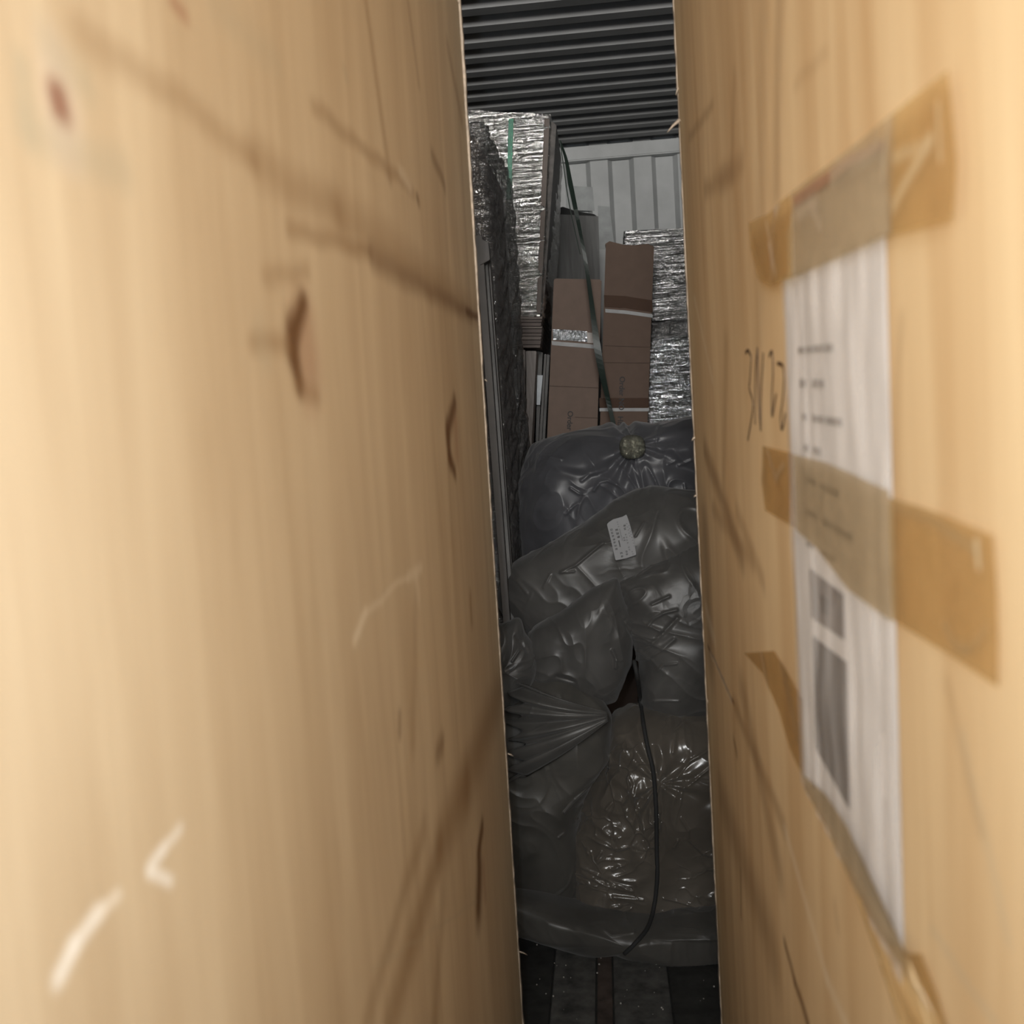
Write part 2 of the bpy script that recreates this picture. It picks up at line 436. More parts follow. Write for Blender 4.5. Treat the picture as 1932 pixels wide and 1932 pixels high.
right_marks = [
    RM((1385, 150), (1380, 330), 0.02, 0.4, BR2), RM((1400, 310), (1330, 360), 0.02, 0.45, BR2), RM((1345, 200), (1300, 260), 0.012, 0.4, BR2), RM((1380, 320), (1360, 345), 0.025, 0.4, BR2),
    RM((1385, 0), (1390, 560), 0.26, 0.35, BR2), RM((1470, 0), (1465, 350), 0.03, 0.45, BR2), RM((1560, 100), (1500, 160), 0.01, 0.2, BR2), RM((1440, 0), (1430, 700), 0.04, 0.3, BR2),
    # curved dark grain lower left
    RM((1330, 850), (1400, 1050), 0.03, 0.5, BR), RM((1345, 960), (1420, 1060), 0.02, 0.4, BR2), RM((1330, 1000), (1340, 1230), 0.08, 0.5, BR), RM((1390, 960), (1440, 1100), 0.02, 0.4, BR2),
    RM((1332, 1150), (1350, 1215), 0.02, 0.4, PALE), RM((1335, 1215), (1385, 1330), 0.006, 0.9, BR), RM((1385, 1330), (1480, 1560), 0.02, 0.5, BR2), RM((1340, 1230), (1380, 1320), 0.010, 0.4, PALE),
    RM((1400, 1300), (1470, 1640), 0.04, 0.35, BR), RM((1360, 1500), (1460, 1800), 0.06, 0.4, BR), RM((1480, 1560), (1560, 1850), 0.01, 0.4, PALE), RM((1560, 1850), (1600, 1932), 0.01, 0.4, PALE),
    RM((1480, 1778), (1498, 1850), 0.009, 0.95, BR), RM((1498, 1850), (1525, 1935), 0.010, 0.95, BR),
    RM((1397, 1640), (1398, 1730), 0.01, 0.6, BR), RM((1575, 1700), (1580, 1740), 0.01, 0.3, BR2), RM((1385, 1400), (1390, 1420), 0.012, 0.6, BR),
    RM((1820, 1400), (1900, 1760), 0.008, 0.3, GR), RM((1760, 1760), (1880, 1932), 0.006, 0.3, GR), RM((1790, 1300), (1850, 1560), 0.008, 0.25, BR2),
    RM((1700, 600), (1690, 900), 0.01, 0.25, BR2), RM((1370, 650), (1365, 900), 0.03, 0.35, BR2), RM((1310, 560), (1345, 720), 0.01, 0.35, PALE),
]
PLY_L = plywood('left_veneer', (0.71, 0.58, 0.395), (0.48, 0.35, 0.21), left_marks, 1.3)
PLY_R = plywood('right_veneer', (0.76, 0.58, 0.345), (0.53, 0.34, 0.165), right_marks, 5.7)

def crate(name, xi, xo, y0, y1, ply, label, sgn, lip):
    """hollow plywood crate; xi is the face towards the gap"""
    t = thing(name, ((xi + xo) / 2, (y0 + y1) / 2, 0), label, 'crate', 'plywood crates either side of the gap')
    th = 0.012
    def b(n, lo, hi, m=ply): return box(n, tuple(min(a, c) for a, c in zip(lo, hi)), tuple(max(a, c) for a, c in zip(lo, hi)), m, t)
    b('side_panel', (xi, y0 + th, 0.10), (xi + sgn * th, y1 - th, CRZ))
    b('side_panel', (xo, y0 + th, 0.10), (xo - sgn * th, y1 - th, CRZ))
    b('end_panel', (xi + sgn * 0.001, y0, 0.10), (xo, y0 + th, CRZ))
    b('lid', (xi, y0, CRZ + 0.0005), (xo, y1, CRZ + th))
    b('bottom_panel', (xi, y0, 0.088), (xo, y1, 0.0995))
    for k in range(3):
        xs = xi + sgn * (0.03 + k * (abs(xo - xi) - 0.14) / 2)
        b('skid', (xs, y0, 0.0), (xs + sgn * 0.08, y1, 0.0875), M_RAW)
    # far end panel: its rough raw edge stands a little proud of the side panel
    V, Fc = [], []; n = 130
    for i in range(n + 1):
        z = 0.10 + (CRZ - 0.10) * i / n
        j = lip(z) + random.uniform(-0.0006, 0.0007)
        xx = xi - sgn * max(0.0002, j)
        V += [(xx, y1 - th + 0.0005, z), (xx, y1, z), (xo, y1, z), (xo, y1 - th + 0.0005, z)]
    for i in range(n):
        a = 4 * i
        for k in range(4): Fc.append((a + k, a + (k + 1) % 4, a + 4 + (k + 1) % 4, a + 4 + k))
    Fc += [(3, 2, 1, 0), (4 * n, 4 * n + 1, 4 * n + 2, 4 * n + 3)]
    e = obj('end_panel', V, Fc, M_RAW, t)
    e['label'] = 'far end panel with rough raw edge'
    return t
def lipL(z): return 0.0008 + 0.0024 * min(1, max(0, (z - 0.9) / 0.8))
def lipR(z): return 0.0007
cl = crate('plywood_crate', XA, XA - 0.92, 0.06, YE, PLY_L, 'tall pale plywood crate on the left with dark crescent knots and no paper on it', -1, lipL)
cr = crate('plywood_crate', XB, XB + 0.92, 0.06, YE, PLY_R, 'tall plywood crate on the right with brown tape and a document stuck on it', 1, lipR)
# lean of the real crates (edges are not quite plumb)
for (a, b, dep, w) in (((1283, 226), (1259, 250), 1.52, 0.0026), ((1280, 165), (1275, 180), 1.53, 0.0014), ((1312, 825), (1305, 832), 1.53, 0.002),
                       ((1314, 935), (1309, 938), 1.53, 0.0016), ((1342, 1302), (1362, 1308), 1.50, 0.0008), ((1337, 1330), (1334, 1318), 1.52, 0.0009)):
    shard('splinter', atY(*a, dep), atY(*b, dep), w, M_RAW, cr)
for (a, b, dep, w) in (((958, 1422), (969, 1427), 1.53, 0.0012), ((979, 1795), (995, 1802), 1.53, 0.0012), ((915, 716), (919, 720), 1.53, 0.001), ((866, 5), (860, -6), 1.5, 0.001)):
    shard('splinter', atY(*a, dep), atY(*b, dep), w, M_RAW, cl)

# marker strokes on the right crate
M_PEN = simple('brown_black_marker', (0.05, 0.022, 0.008), 0.6)
def stroke(pts, w, X, mat, parent, name='marker_stroke'):
    P = [atX(px, py, X) for px, py in pts]
    P = smooth_path(P, 5)
    V, Fc = [], []
    for i, p in enumerate(P):
        t = (P[min(i + 1, len(P) - 1)] - P[max(i - 1, 0)]); t.x = 0; t.normalize()
        a = Vector((0, -t.z, t.y)) * w
        V += [p + a, p - a, p + a + Vector((0.0004, 0, 0)), p - a + Vector((0.0004, 0, 0))]
    for i in range(len(P) - 1):
        a = 4 * i; b = a + 4
        Fc += [(a, a + 1, b + 1, b), (a + 2, b + 2, b + 3, a + 3), (a, b, b + 2, a + 2), (a + 1, a + 3, b + 3, b + 1)]
    return obj(name, V, Fc, mat, parent)
def Z(l): return [(1385 + x * 120 / 1104, 640 + y * 210 / 1932) for x, y in l]
XP = XB - 0.0006
for l in ([(195, 240), (230, 190), (270, 250), (290, 350), (270, 700), (258, 850), (310, 1040), (315, 1250), (235, 1750)],
          [(360, 1480), (358, 1000), (370, 500), (402, 145)], [(400, 150), (410, 600), (430, 1200), (458, 1595)], [(458, 1590), (462, 1000), (490, 480), (502, 240)],
          [(605, 300), (640, 215), (662, 280), (670, 600), (655, 900), (650, 1200), (658, 1330), (690, 1150), (725, 950)],
          [(745, 420), (800, 430), (845, 480), (862, 700), (840, 1050), (800, 1380), (820, 1560), (850, 1480), (880, 1290)]):
    stroke(Z(l), 0.0014, XP, M_PEN, cr)

# ------------------------------------------------------------------ the document pouch and its tape
def quadgrid(c, nu, nv, fn):
    """grid over corners tl tr br bl ; fn(u,v)->offset towards the gap"""
    V, Fc = [], []
    for j in range(nv + 1):
        for i in range(nu + 1):
            u, v = i / nu, j / nv
            p = (c[0] * (1 - u) + c[1] * u) * (1 - v) + (c[3] * (1 - u) + c[2] * u) * v
            V.append(p - Vector((fn(u, v), 0, 0)))
    for j in range(nv):
        for i in range(nu):
            a = j * (nu + 1) + i
            Fc.append((a, a + 1, a + nu + 2, a + nu + 1))
    return V, Fc
dc = [atX(1483, 528, XB), atX(1676, 438, XB), atX(1712, 1846, XB), atX(1519, 1468, XB)]
doc = thing('document_pouch', (XB - 0.002, (dc[0].y + dc[1].y) / 2, dc[2].z), 'creased white paper in clear film taped to the right crate', 'document')
M_PAPER = simple('white_paper', (0.80, 0.77, 0.75), 0.6, 0, 0.04, 40)
V, Fc = quadgrid(dc, 20, 40, lambda u, v: 0.0012)
obj('paper', V, Fc, M_PAPER, doc)
# wrinkled clear film
t = NT('pouch_film'); t.pr(col=(0.90, 0.87, 0.84), rough=0.18, spec=0.6); t.clear(0.66); M_POUCH = t.m
def wr(u, v):
    s = u * 34 + 1.2 * mnoise.noise((u * 3, v * 3, 2)) * 3
    a = 0.5 + 0.5 * mnoise.noise((u * 6, v * 2.2, 7))
    fade = 0.35 + 0.65 * abs(math.cos(v * 4.2))
    return 0.0030 + 0.0012 * math.sin(s) * a * fade + 0.0012 * mnoise.noise((u * 14, v * 5, 1)) + 0.002 * mnoise.noise((u * 3, v * 6, 9))
def ins(c, e):
    m = sum(c, Vector()) / 4
    return [p + (p - m) * e for p in c]
V, Fc = quadgrid(ins(dc, 0.015), 110, 120, wr)
obj('film_sleeve', V, Fc, M_POUCH, doc, True)
M_PRINT = simple('grey_print', (0.13, 0.115, 0.11), 0.6); M_PRINT2 = simple('faint_print', (0.30, 0.27, 0.25), 0.6)
def flat(name, px, X, mat, parent, thick=0.0003):
    c = [atX(*p, X) for p in px]; n = len(c)
    bk = [v + Vector((thick, 0, 0)) for v in c]
    return obj(name, c + bk, [tuple(range(n)), tuple(range(2 * n - 1, n - 1, -1))] + [(i, i + n, (i + 1) % n + n, (i + 1) % n) for i in range(n)], mat, parent)
XI = XB - 0.0017
def printed(x0, y0, x1, y1, h0, h1, words, mat):
    """one row of print as dark word blocks"""
    for a, b in words:
        xa, xb = x0 + (x1 - x0) * a, x0 + (x1 - x0) * b
        ya, yb = y0 + (y1 - y0) * a, y0 + (y1 - y0) * b
        ha, hb = h0 + (h1 - h0) * a, h0 + (h1 - h0) * b
        flat('printed_row', ((xa, ya), (xb, yb), (xb, yb + hb), (xa, ya + ha)), XI, mat, doc)
printed(1506, 655, 1571, 648, 12, 15, ((0, .2), (.24, .38), (.42, .72), (.76, 1)), M_PRINT2)
printed(1509, 716, 1554, 716, 14, 16, ((0, .25), (.5, .78), (.82, 1)), M_PRINT2)
printed(1513, 780, 1588, 790, 12, 15, ((0, .12), (.25, .55), (.6, 1)), M_PRINT2)
printed(1516, 838, 1548, 846, 12, 15, ((0, .3), (.55, 1)), M_PRINT2)
printed(1521, 898, 1582, 926, 11, 14, ((0, .3), (.45, 1)), M_PRINT)
printed(1521, 958, 1608, 1010, 11, 15, ((0, .22), (.35, .55), (.6, 1)), M_PRINT)
printed(1521, 1020, 1575, 1052, 9, 10, ((0, .25), (.5, 1)), M_PRINT2)
M_BLOCK = simple('dark_printed_block', (0.075, 0.062, 0.058), 0.5)
M_BLOCK2 = simple('grey_printed_block', (0.17, 0.145, 0.135), 0.5)
flat('printed_block', ((1527, 1072), (1591, 1122), (1593, 1208), (1531, 1165)), XI, M_BLOCK2, doc)
flat('printed_block', ((1548, 1120), (1562, 1132), (1563, 1165), (1550, 1155)), XI - 0.0004, M_BLOCK, doc)
flat('printed_block', ((1533, 1200), (1597, 1250), (1602, 1528), (1539, 1412)), XI, M_BLOCK, doc)

def tapemat(name, col, clear, spec=0.5, rough=0.3, tint=(0.85, 0.62, 0.36), marks=()):
    t = NT(name); v = t.coord()
    n = t.noise(v, 40, 4, 0.6, 1.0)
    c = t.ramp(n, [(0.3, tuple(x * 0.88 for x in col)), (0.7, tuple(x * 1.1 for x in col))])
    w0 = t.new('ShaderNodeTexNoise'); t.l.new(v, w0.inputs['Vector']); w0.inputs['Scale'].default_value = 30
    wv = t.vmath('MULTIPLY', t.vmath('SUBTRACT', w0.outputs['Color'], (0.5, 0.5, 0.5)).outputs[0], (0, 0.006, 0.006)).outputs[0]
    P = t.vmath('MULTIPLY', t.vmath('ADD', v, wv).outputs[0], (0, 1, 1)).outputs[0]
    fac = None
    for A, B, w_, am, mc in marks:
        g = t.new('ShaderNodeGroup'); g.node_tree = MARK; t.l.new(P, g.inputs['P'])
        g.inputs['A'].default_value = (0, A.y, A.z); g.inputs['B'].default_value = (0, B.y, B.z + 1e-4); g.inputs['W'].default_value = w_
        mk = t.math('MULTIPLY', g.outputs[0], am)
        c = t.mix(mk, c, mc); fac = mk if fac is None else t.math('MAXIMUM', fac, mk)
    t.pr(col=c, rough=rough, spec=spec,
         normal=t.bump(t.noise(v, 22, 3, 0.5, 1.0), 0.15, 0.004))
    if fac is not None: clear = t.math('MULTIPLY', t.math('SUBTRACT', 1.0, fac), clear)
    tr = t.clear(clear); tr.inputs[0].default_value = (*tint, 1)
    return t.m
M_TAPE = tapemat('brown_packing_tape', (0.54, 0.38, 0.19), 0.62, tint=(0.91, 0.79, 0.57), marks=[
    RM((1690, 212), (1698, 420), 0.007, 0.6, (0.74, 0.62, 0.42)), RM((1702, 400), (1782, 262), 0.006, 0.55, (0.74, 0.60, 0.38)), RM((1700, 300), (1780, 268), 0.006, 0.4, (0.74, 0.60, 0.38)),
    RM((1797, 190), (1803, 300), 0.004, 0.5, (0.78, 0.64, 0.42)), RM((1478, 385), (1470, 520), 0.010, 0.6, (0.36, 0.23, 0.12)), RM((1462, 420), (1478, 515), 0.006, 0.6, (0.66, 0.52, 0.36)),
    RM((1466, 460), (1472, 500), 0.006, 0.6, (0.70, 0.58, 0.46)), RM((1425, 420), (1420, 500), 0.012, 0.5, (0.36, 0.22, 0.10)), RM((1486, 370), (1480, 395), 0.010, 0.6, (0.72, 0.64, 0.56)),
    RM((1452, 850), (1468, 902), 0.006, 0.6, (0.62, 0.44, 0.26)), RM((1468, 905), (1484, 875), 0.005, 0.5, (0.62, 0.44, 0.26)), RM((1443, 845), (1441, 955), 0.02, 0.4, (0.32, 0.19, 0.09)),
    RM((1700, 952), (1780, 982), 0.006, 0.4, (0.42, 0.28, 0.13)), RM((1780, 982), (1850, 1040), 0.005, 0.5, (0.42, 0.28, 0.13)), RM((1858, 1025), (1862, 1070), 0.004, 0.7, (0.86, 0.74, 0.5)),
    RM((1792, 1180), (1812, 1218), 0.004, 0.45, (0.40, 0.27, 0.13)), RM((1812, 1218), (1842, 1226), 0.004, 0.45, (0.40, 0.27, 0.13)), RM((1842, 1226), (1872, 1180), 0.003, 0.4, (0.40, 0.27, 0.13)),
    RM((1440, 1235), (1460, 1330), 0.008, 0.5, (0.64, 0.46, 0.28)), RM((1478, 1250), (1512, 1400), 0.018, 0.4, (0.34, 0.20, 0.09)), RM((1722, 1800), (1760, 1930), 0.003, 0.5, (0.74, 0.56, 0.34))])
M_TAPEG = tapemat('brown_tape_on_paper', (0.46, 0.37, 0.24), 0.58, tint=(0.86, 0.77, 0.63), marks=[
    RM((1590, 330), (1680, 275), 0.010, 0.5, (0.62, 0.53, 0.38)), RM((1520, 400), (1560, 380), 0.010, 0.45, (0.68, 0.55, 0.42)), RM((1548, 385), (1566, 425), 0.008, 0.45, (0.68, 0.55, 0.42)),
    RM((1500, 372), (1498, 400), 0.010, 0.5, (0.36, 0.25, 0.15)), RM((1600, 300), (1680, 225), 0.008, 0.35, (0.50, 0.40, 0.26)), RM((1700, 230), (1690, 330), 0.006, 0.4, (0.66, 0.56, 0.40))])
M_RED = simple('pink_print', (0.55, 0.26, 0.20), 0.6)
def tape(px, X, mat, label, thick=0.0003, amp=0.0012, name='tape_strip'):
    """polygon on the crate face, filled, gently wrinkled"""
    c = [atX(*p, X) for p in px]
    bm = bmesh.new(); vs = [bm.verts.new(p) for p in c]
    f = bm.faces.new(vs)
    bmesh.ops.triangulate(bm, faces=[f])
    for _ in range(3): bmesh.ops.subdivide_edges(bm, edges=bm.edges[:], cuts=1, use_grid_fill=False)
    for v in bm.verts:
        v.co.x -= amp * (0.5 + 0.5 * mnoise.noise(Vector((v.co.y * 26, v.co.z * 26, X * 50)))) 
    bmesh.ops.recalc_face_normals(bm, faces=bm.faces)
    me = bpy.data.meshes.new(name); bm.to_mesh(me); bm.free()
    o = link(name, me, mat, doc, True)
    if label: o['label'] = label
    return o
tape([(1415, 420), (1450, 405), (1492, 365), (1500, 440), (1500, 522), (1455, 538), (1432, 525), (1418, 470)], XB - 0.0050, M_TAPE, 'crumpled brown tape end, upper left of the paper', amp=0.003)
tape([(1492, 365), (1600, 285), (1690, 212), (1684, 441), (1600, 478), (1500, 522), (1498, 440)], XB - 0.0052, M_TAPEG, 'wide brown tape slanting over the top of the paper')
tape([(1690, 212), (1790, 132), (1797, 190), (1808, 300), (1800, 410), (1684, 441)], XB - 0.0050, M_TAPE, 'broad brown tape end, upper right of the paper')
tape([(1500, 372), (1600, 297), (1672, 262), (1678, 440), (1600, 474), (1487, 523), (1486, 440)], XB - 0.0010, M_PAPER, 'paper edge under the tape', amp=0.0003, name='paper_edge')
tape([(1497, 372), (1600, 296), (1668, 264), (1664, 285), (1605, 318), (1500, 392)], XB - 0.0021, M_RED, 'pink printed band under the tape', amp=0.0003, name='printed_band')
tape([(1440, 841), (1497, 855), (1503, 997), (1445, 962), (1438, 905)], XB - 0.0016, M_TAPE, 'brown tape end left of the paper')
tape([(1498, 857), (1560, 872), (1680, 925), (1684, 1172), (1600, 1110), (1540, 1030), (1504, 1000)], XB - 0.0062, M_TAPEG, 'brown tape across the middle of the paper')
tape([(1680, 938), (1780, 970), (1878, 1010), (1884, 1120), (1886, 1296), (1785, 1228), (1684, 1168)], XB - 0.0020, M_TAPE, 'brown tape end right of the paper')
tape([(1405, 1232), (1462, 1228), (1490, 1275), (1514, 1320), (1518, 1470), (1490, 1410), (1470, 1340), (1440, 1270)], XB - 0.0014, M_TAPE, 'brown tape end low on the left of the paper')
tape([(1517, 1462), (1560, 1500), (1600, 1560), (1640, 1650), (1712, 1800), (1716, 1848), (1660, 1760), (1610, 1670), (1560, 1560), (1521, 1490)], XB - 0.0064, M_TAPEG, 'tape over the torn bottom edge of the paper')
tape([(1610, 1668), (1660, 1758), (1714, 1850), (1712, 1800), (1740, 1800), (1770, 1880), (1800, 1975), (1715, 1975), (1660, 1800)], XB - 0.0018, M_TAPE, 'brown tape running off below the paper')

# ================================================================== CARGO
def quad8(q, Y, depth, dx=0.0):
    """front quad px (bl br tr tl) at depth Y, pushed back"""
    f = [atY(px, py, Y) for px, py in q]
    return f + [p + Vector((dx, depth, 0)) for p in f]
def extend_down(q, Y, z):
    """lower the two bottom corners along the box's own edges to height z"""
    f = [atY(px, py, Y) for px, py in q]
    def dn(b, t):
        k = (t.z - z) / (t.z - b.z); return t + (b - t) * k
    return [dn(f[0], f[3]), dn(f[1], f[2]), f[2], f[3]]
def wrapped(name, c, n, amp, freq, mat, parent, seed=0.0, diag=0.0):
    """film shell over an 8-corner box: gridded, wrinkled, all faces joined"""
    C = [Vector(p) for p in c]; cen = sum(C, Vector()) / 8
    def tri(u, v, w):
        a = (C[0] * (1 - u) + C[1] * u) * (1 - v) + (C[3] * (1 - u) + C[2] * u) * v
        b = (C[4] * (1 - u) + C[5] * u) * (1 - v) + (C[7] * (1 - u) + C[6] * u) * v
        return a * (1 - w) + b * w
    idx = {}; V = []; Fc = []
    nu, nv, nw = n
    def vid(i, j, k):
        key = (i, j, k)
        if key not in idx:
            p = tri(i / nu, j / nv, k / nw)
            d = Vector(((i / nu - .5) * 2, (k / nw - .5) * 2, (j / nv - .5) * 2))
            d = Vector([x ** 7 for x in d]); d = d.normalized() if d.length > 1e-6 else Vector((0, 0, 1))
            q = Vector(((p.x + diag * p.z * 0.5) * freq[0], p.y * freq[0], (p.z - diag * (p.x + p.y)) * freq[1])) + Vector((seed,) * 3)
            h = mnoise.noise(q) * 0.6 + (1 - abs(mnoise.noise(q * 2.1)) * 2) * 0.4
            idx[key] = len(V); V.append(p + d * (amp * (h + 0.9)))
        return idx[key]
    def face(A, B, fn):
        for a in range(A):
            for b in range(B):
                Fc.append((fn(a, b), fn(a + 1, b), fn(a + 1, b + 1), fn(a, b + 1)))
    face(nu, nv, lambda a, b: vid(a, b, 0)); face(nu, nv, lambda a, b: vid(nu - a, b, nw))
    face(nw, nv, lambda a, b: vid(0, b, nw - a)); face(nw, nv, lambda a, b: vid(nu, b, a))
    face(nu, nw, lambda a, b: vid(a, nv, b)); face(nu, nw, lambda a, b: vid(a, 0, nw - b))
    return obj(name, V, Fc, mat, parent, True)
def shrink(c, e):
    C = [Vector(p) for p in c]; m = sum(C, Vector()) / 8
    out = []
    for p in C:
        d = p - m; out.append(m + Vector([x - math.copysign(min(e, abs(x) * .5), x) for x in d]))
    return out
def ribbon(name, pts, axis, w, mat, parent, thick=0.0012):
    """flat band through points, width along axis vectors"""
    V, Fc = [], []
    for i, p in enumerate(pts):
        p = Vector(p); a = Vector(axis[i] if isinstance(axis, list) else axis).normalized() * ((w[i] if isinstance(w, list) else w) / 2)
        t = (Vector(pts[min(i + 1, len(pts) - 1)]) - Vector(pts[max(i - 1, 0)])).normalized()
        nn = a.normalized().cross(t).normalized() * thick
        V += [p - a, p + a, p + a + nn, p - a + nn]
    for i in range(len(pts) - 1):
        a = 4 * i; b = a + 4
        for k in range(4): Fc.append((a + k, a + (k + 1) % 4, b + (k + 1) % 4, b + k))
    Fc += [(3, 2, 1, 0), tuple(4 * (len(pts) - 1) + k for k in range(4))]
    return obj(name, V, Fc, mat, parent)

# ---- dark wrapped stack just behind the left crate
YD0, YD1 = 2.42, 2.66
pt = atY(906, 243, YD0)
XD = pt.x
F_DARK = film('dark_stretch_film', (0.34, 0.335, 0.33), 0.35, 7, 60, 0.8, 0.20, 0.8, 3.0, 0.7, 1.0)
ds = thing('wrapped_stack', (XD - 0.35, (YD0 + YD1) / 2, 0), 'dark stack in torn stretch film right behind the left crate', 'stack')
tb = atY(958, 352, YD1)
c = [Vector((XD - 0.7, YD0, 0)), Vector((XD + 0.006, YD0, 0)), Vector((XD, YD0, pt.z)), Vector((XD - 0.7, YD0, pt.z + 0.03)),
     Vector((XD - 0.7, YD1, 0)), Vector((tb.x + 0.004, YD1, 0)), Vector((tb.x, YD1, tb.z)), Vector((XD - 0.7, YD1, tb.z))]
hexa('carton_body', shrink(c, 0.012), M_CARDP, ds, 0.004)
wrapped('stretch_film', c, (40, 260, 60), 0.015, (14, 22), F_DARK, ds, 2.0, 0.9)

# ---- upright board squeezed between crate and stack
M_BOARD = simple('grey_brown_board', (0.075, 0.066, 0.06), 0.5, 0, 0.2, 14)
ub = thing('upright_board', (XA - 0.07, 2.25, 0), 'narrow dark grey board upright between left crate and wrapped stack', 'board')
a0, a1 = atY(902, 452, 1.62), atY(952, 1130, 1.62)
xo = a1.x
def upright(nm, pxa, pxb, wpx, Y, dep, mat, zb=0.0):
    a, b = atY(*pxa, Y + 0.58), atY(*pxb, Y + 0.58)
    k = (a.z - zb) / (a.z - b.z); b2 = a + (b - a) * k
    w = Vector((wpx * (Y + 0.58) / F, 0, 0))
    return hexa(nm, [b2, b2 + w, a + w, a, *[p + Vector((0, dep, 0)) for p in (b2, b2 + w, a + w, a)]], mat, ub, 0.001)
upright('board', (896, 445), (942, 1070), 13, 1.66, 0.05, M_BOARD)
upright('edge_rail', (910, 460), (956, 1070), 7, 1.69, 0.03, M_CARDG)
upright('board', (918, 462), (962, 1070), 4, 1.72, 0.03, M_BOARD)
c = [atY(*p, 2.235) for p in ((906, 500), (924, 490), (921, 458), (903, 448))]
hexa('corner_block', [*c, *[p + Vector((0, 0.03, 0)) for p in c]], M_BOARD, ub, 0.001)

# ---- tall silver carton, leaning, upper left
YS = 3.48
F_SIL = film('silver_stretch_film', (0.86, 0.85, 0.83), 0.22, 9, 75, 0.78, 0.13, 1.0, 0.0)
q = [(872, 590), (1018, 592), (1034, 222), (862, 212)]
cs = quad8(q, YS, 0.55, 0.02)
ss = thing('wrapped_carton', (cs[0] + cs[5]) / 2, 'tall leaning carton in silvery stretch film with a green stripe', 'carton')
hexa('carton_body', shrink(cs, 0.012), simple('wrapped_cardboard', (0.18, 0.16, 0.15), 0.6, 0, 0.2, 10), ss, 0.004)
wrapped('stretch_film', cs, (44, 110, 24), 0.010, (7, 40), F_SIL, ss, 5.0)
M_GREEN = tapemat('green_stripe', (0.16, 0.34, 0.27), 0.55, tint=(0.6, 0.95, 0.8))
gp = [atY(964 - 4 * i / 8, 224 + i * 19, YS - 0.018) for i in range(9)]
ribbon('green_band', gp, (1, 0, 0), 0.016, M_GREEN, ss)
M_EDGE = simple('brown_corner_board', (0.11, 0.085, 0.07), 0.6, 0, 0.15, 20)
e0 = [atY(*p, YS - 0.012) for p in ((1012, 590), (1020, 592), (1037, 224), (1027, 224))]
hexa('corner_board', [*e0, *[p + Vector((0, 0.03, 0)) for p in e0]], M_EDGE, ss, 0.001)
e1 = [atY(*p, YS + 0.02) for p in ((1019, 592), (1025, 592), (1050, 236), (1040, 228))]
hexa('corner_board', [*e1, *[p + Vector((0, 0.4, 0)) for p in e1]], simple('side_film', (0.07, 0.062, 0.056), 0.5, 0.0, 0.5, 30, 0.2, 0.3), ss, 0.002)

# ---- bundle of flat boards under it
pile = thing('board_pile', atY(1000, 655, 3.5), 'short pile of flat grey-brown boards under the silvery carton', 'boards')
M_BD = [simple('pile_board_%s' % w, c, 0.65, 0, 0.15, 25) for w, c in (('pale', (0.19, 0.155, 0.135)), ('mid', (0.13, 0.10, 0.088)), ('dull', (0.16, 0.125, 0.11)))]
yy = 594.0; k = 0
while yy < 652:
    h = (9, 6, 7, 5, 8, 6, 7)[k % 7]
    j = random.uniform(-1.2, 1.2)
    qq = [(970 + j, yy + h - 1.2), (1022 - (yy - 594) * 0.04 + j, yy + h - 1.2), (1023 - (yy - 594) * 0.04 + j, yy), (970 + j, yy)]
    hexa('board', quad8(qq, 3.48 + random.uniform(0, 0.008), 0.5), M_BD[k % 3], pile)
    yy += h; k += 1
# ---- pale upright planks below the pile
pl = thing('plank_bundle', atY(985, 800, 3.5) * 1.0, 'bundle of pale grey planks on end under the board pile', 'planks')
pl.location.z = 0; ROOTINV[pl.name] = Matrix.Translation(pl.location).inverted()
t = NT('weathered_plank'); v = t.coord((30, 30, 2.5)); n = t.noise(v, 3, 5, 0.6, 0.6)
t.pr(col=t.ramp(n, [(0.3, (0.17, 0.15, 0.14)), (0.7, (0.38, 0.34, 0.32))]), rough=0.7, normal=t.bump(n, 0.3, 0.004)); M_WOODG = t.m
for qq, Y in ((((958, 840), (978, 840), (976, 660), (950, 660)), 3.48), (((979, 842), (991, 842), (991, 660), (977, 660)), 3.50), (((992, 838), (1003, 836), (1012, 662), (992, 662)), 3.48)):
    f = extend_down(qq, Y, 0.0)
    hexa('plank', f + [p + Vector((0, 0.12, 0)) for p in f], M_WOODG, pl, 0.002)
# ---- thin dark sheets beside them and a white tag
sh = thing('sheet_bundle', atY(1025, 800, 3.6), 'thin dark sheets on end beside the left order carton, white tag on them', 'sheets')
sh.location.z = 0; ROOTINV[sh.name] = Matrix.Translation(sh.location).inverted()
for qq, Y, m in ((((1003, 835), (1016, 832), (1024, 665), (1013, 662)), 3.635, M_CARDG), (((1017, 832), (1022, 832), (1031, 668), (1027, 668)), 3.612, M_BOARD), (((1023, 832), (1028, 831), (1037, 670), (1032, 668)), 3.62, M_CARDG)):
    f = extend_down(qq, Y, 0.0)
    hexa('sheet', f + [p + Vector((0, 0.1, 0)) for p in f], m, sh, 0.001)
tg = [atY(*p, 3.606) for p in ((1011, 764), (1019, 764), (1024, 708), (1014, 708))]
hexa('white_tag', [*tg, *[p + Vector((0, 0.002, 0)) for p in tg]], simple('white_tag', (0.62, 0.66, 0.70), 0.5), sh)

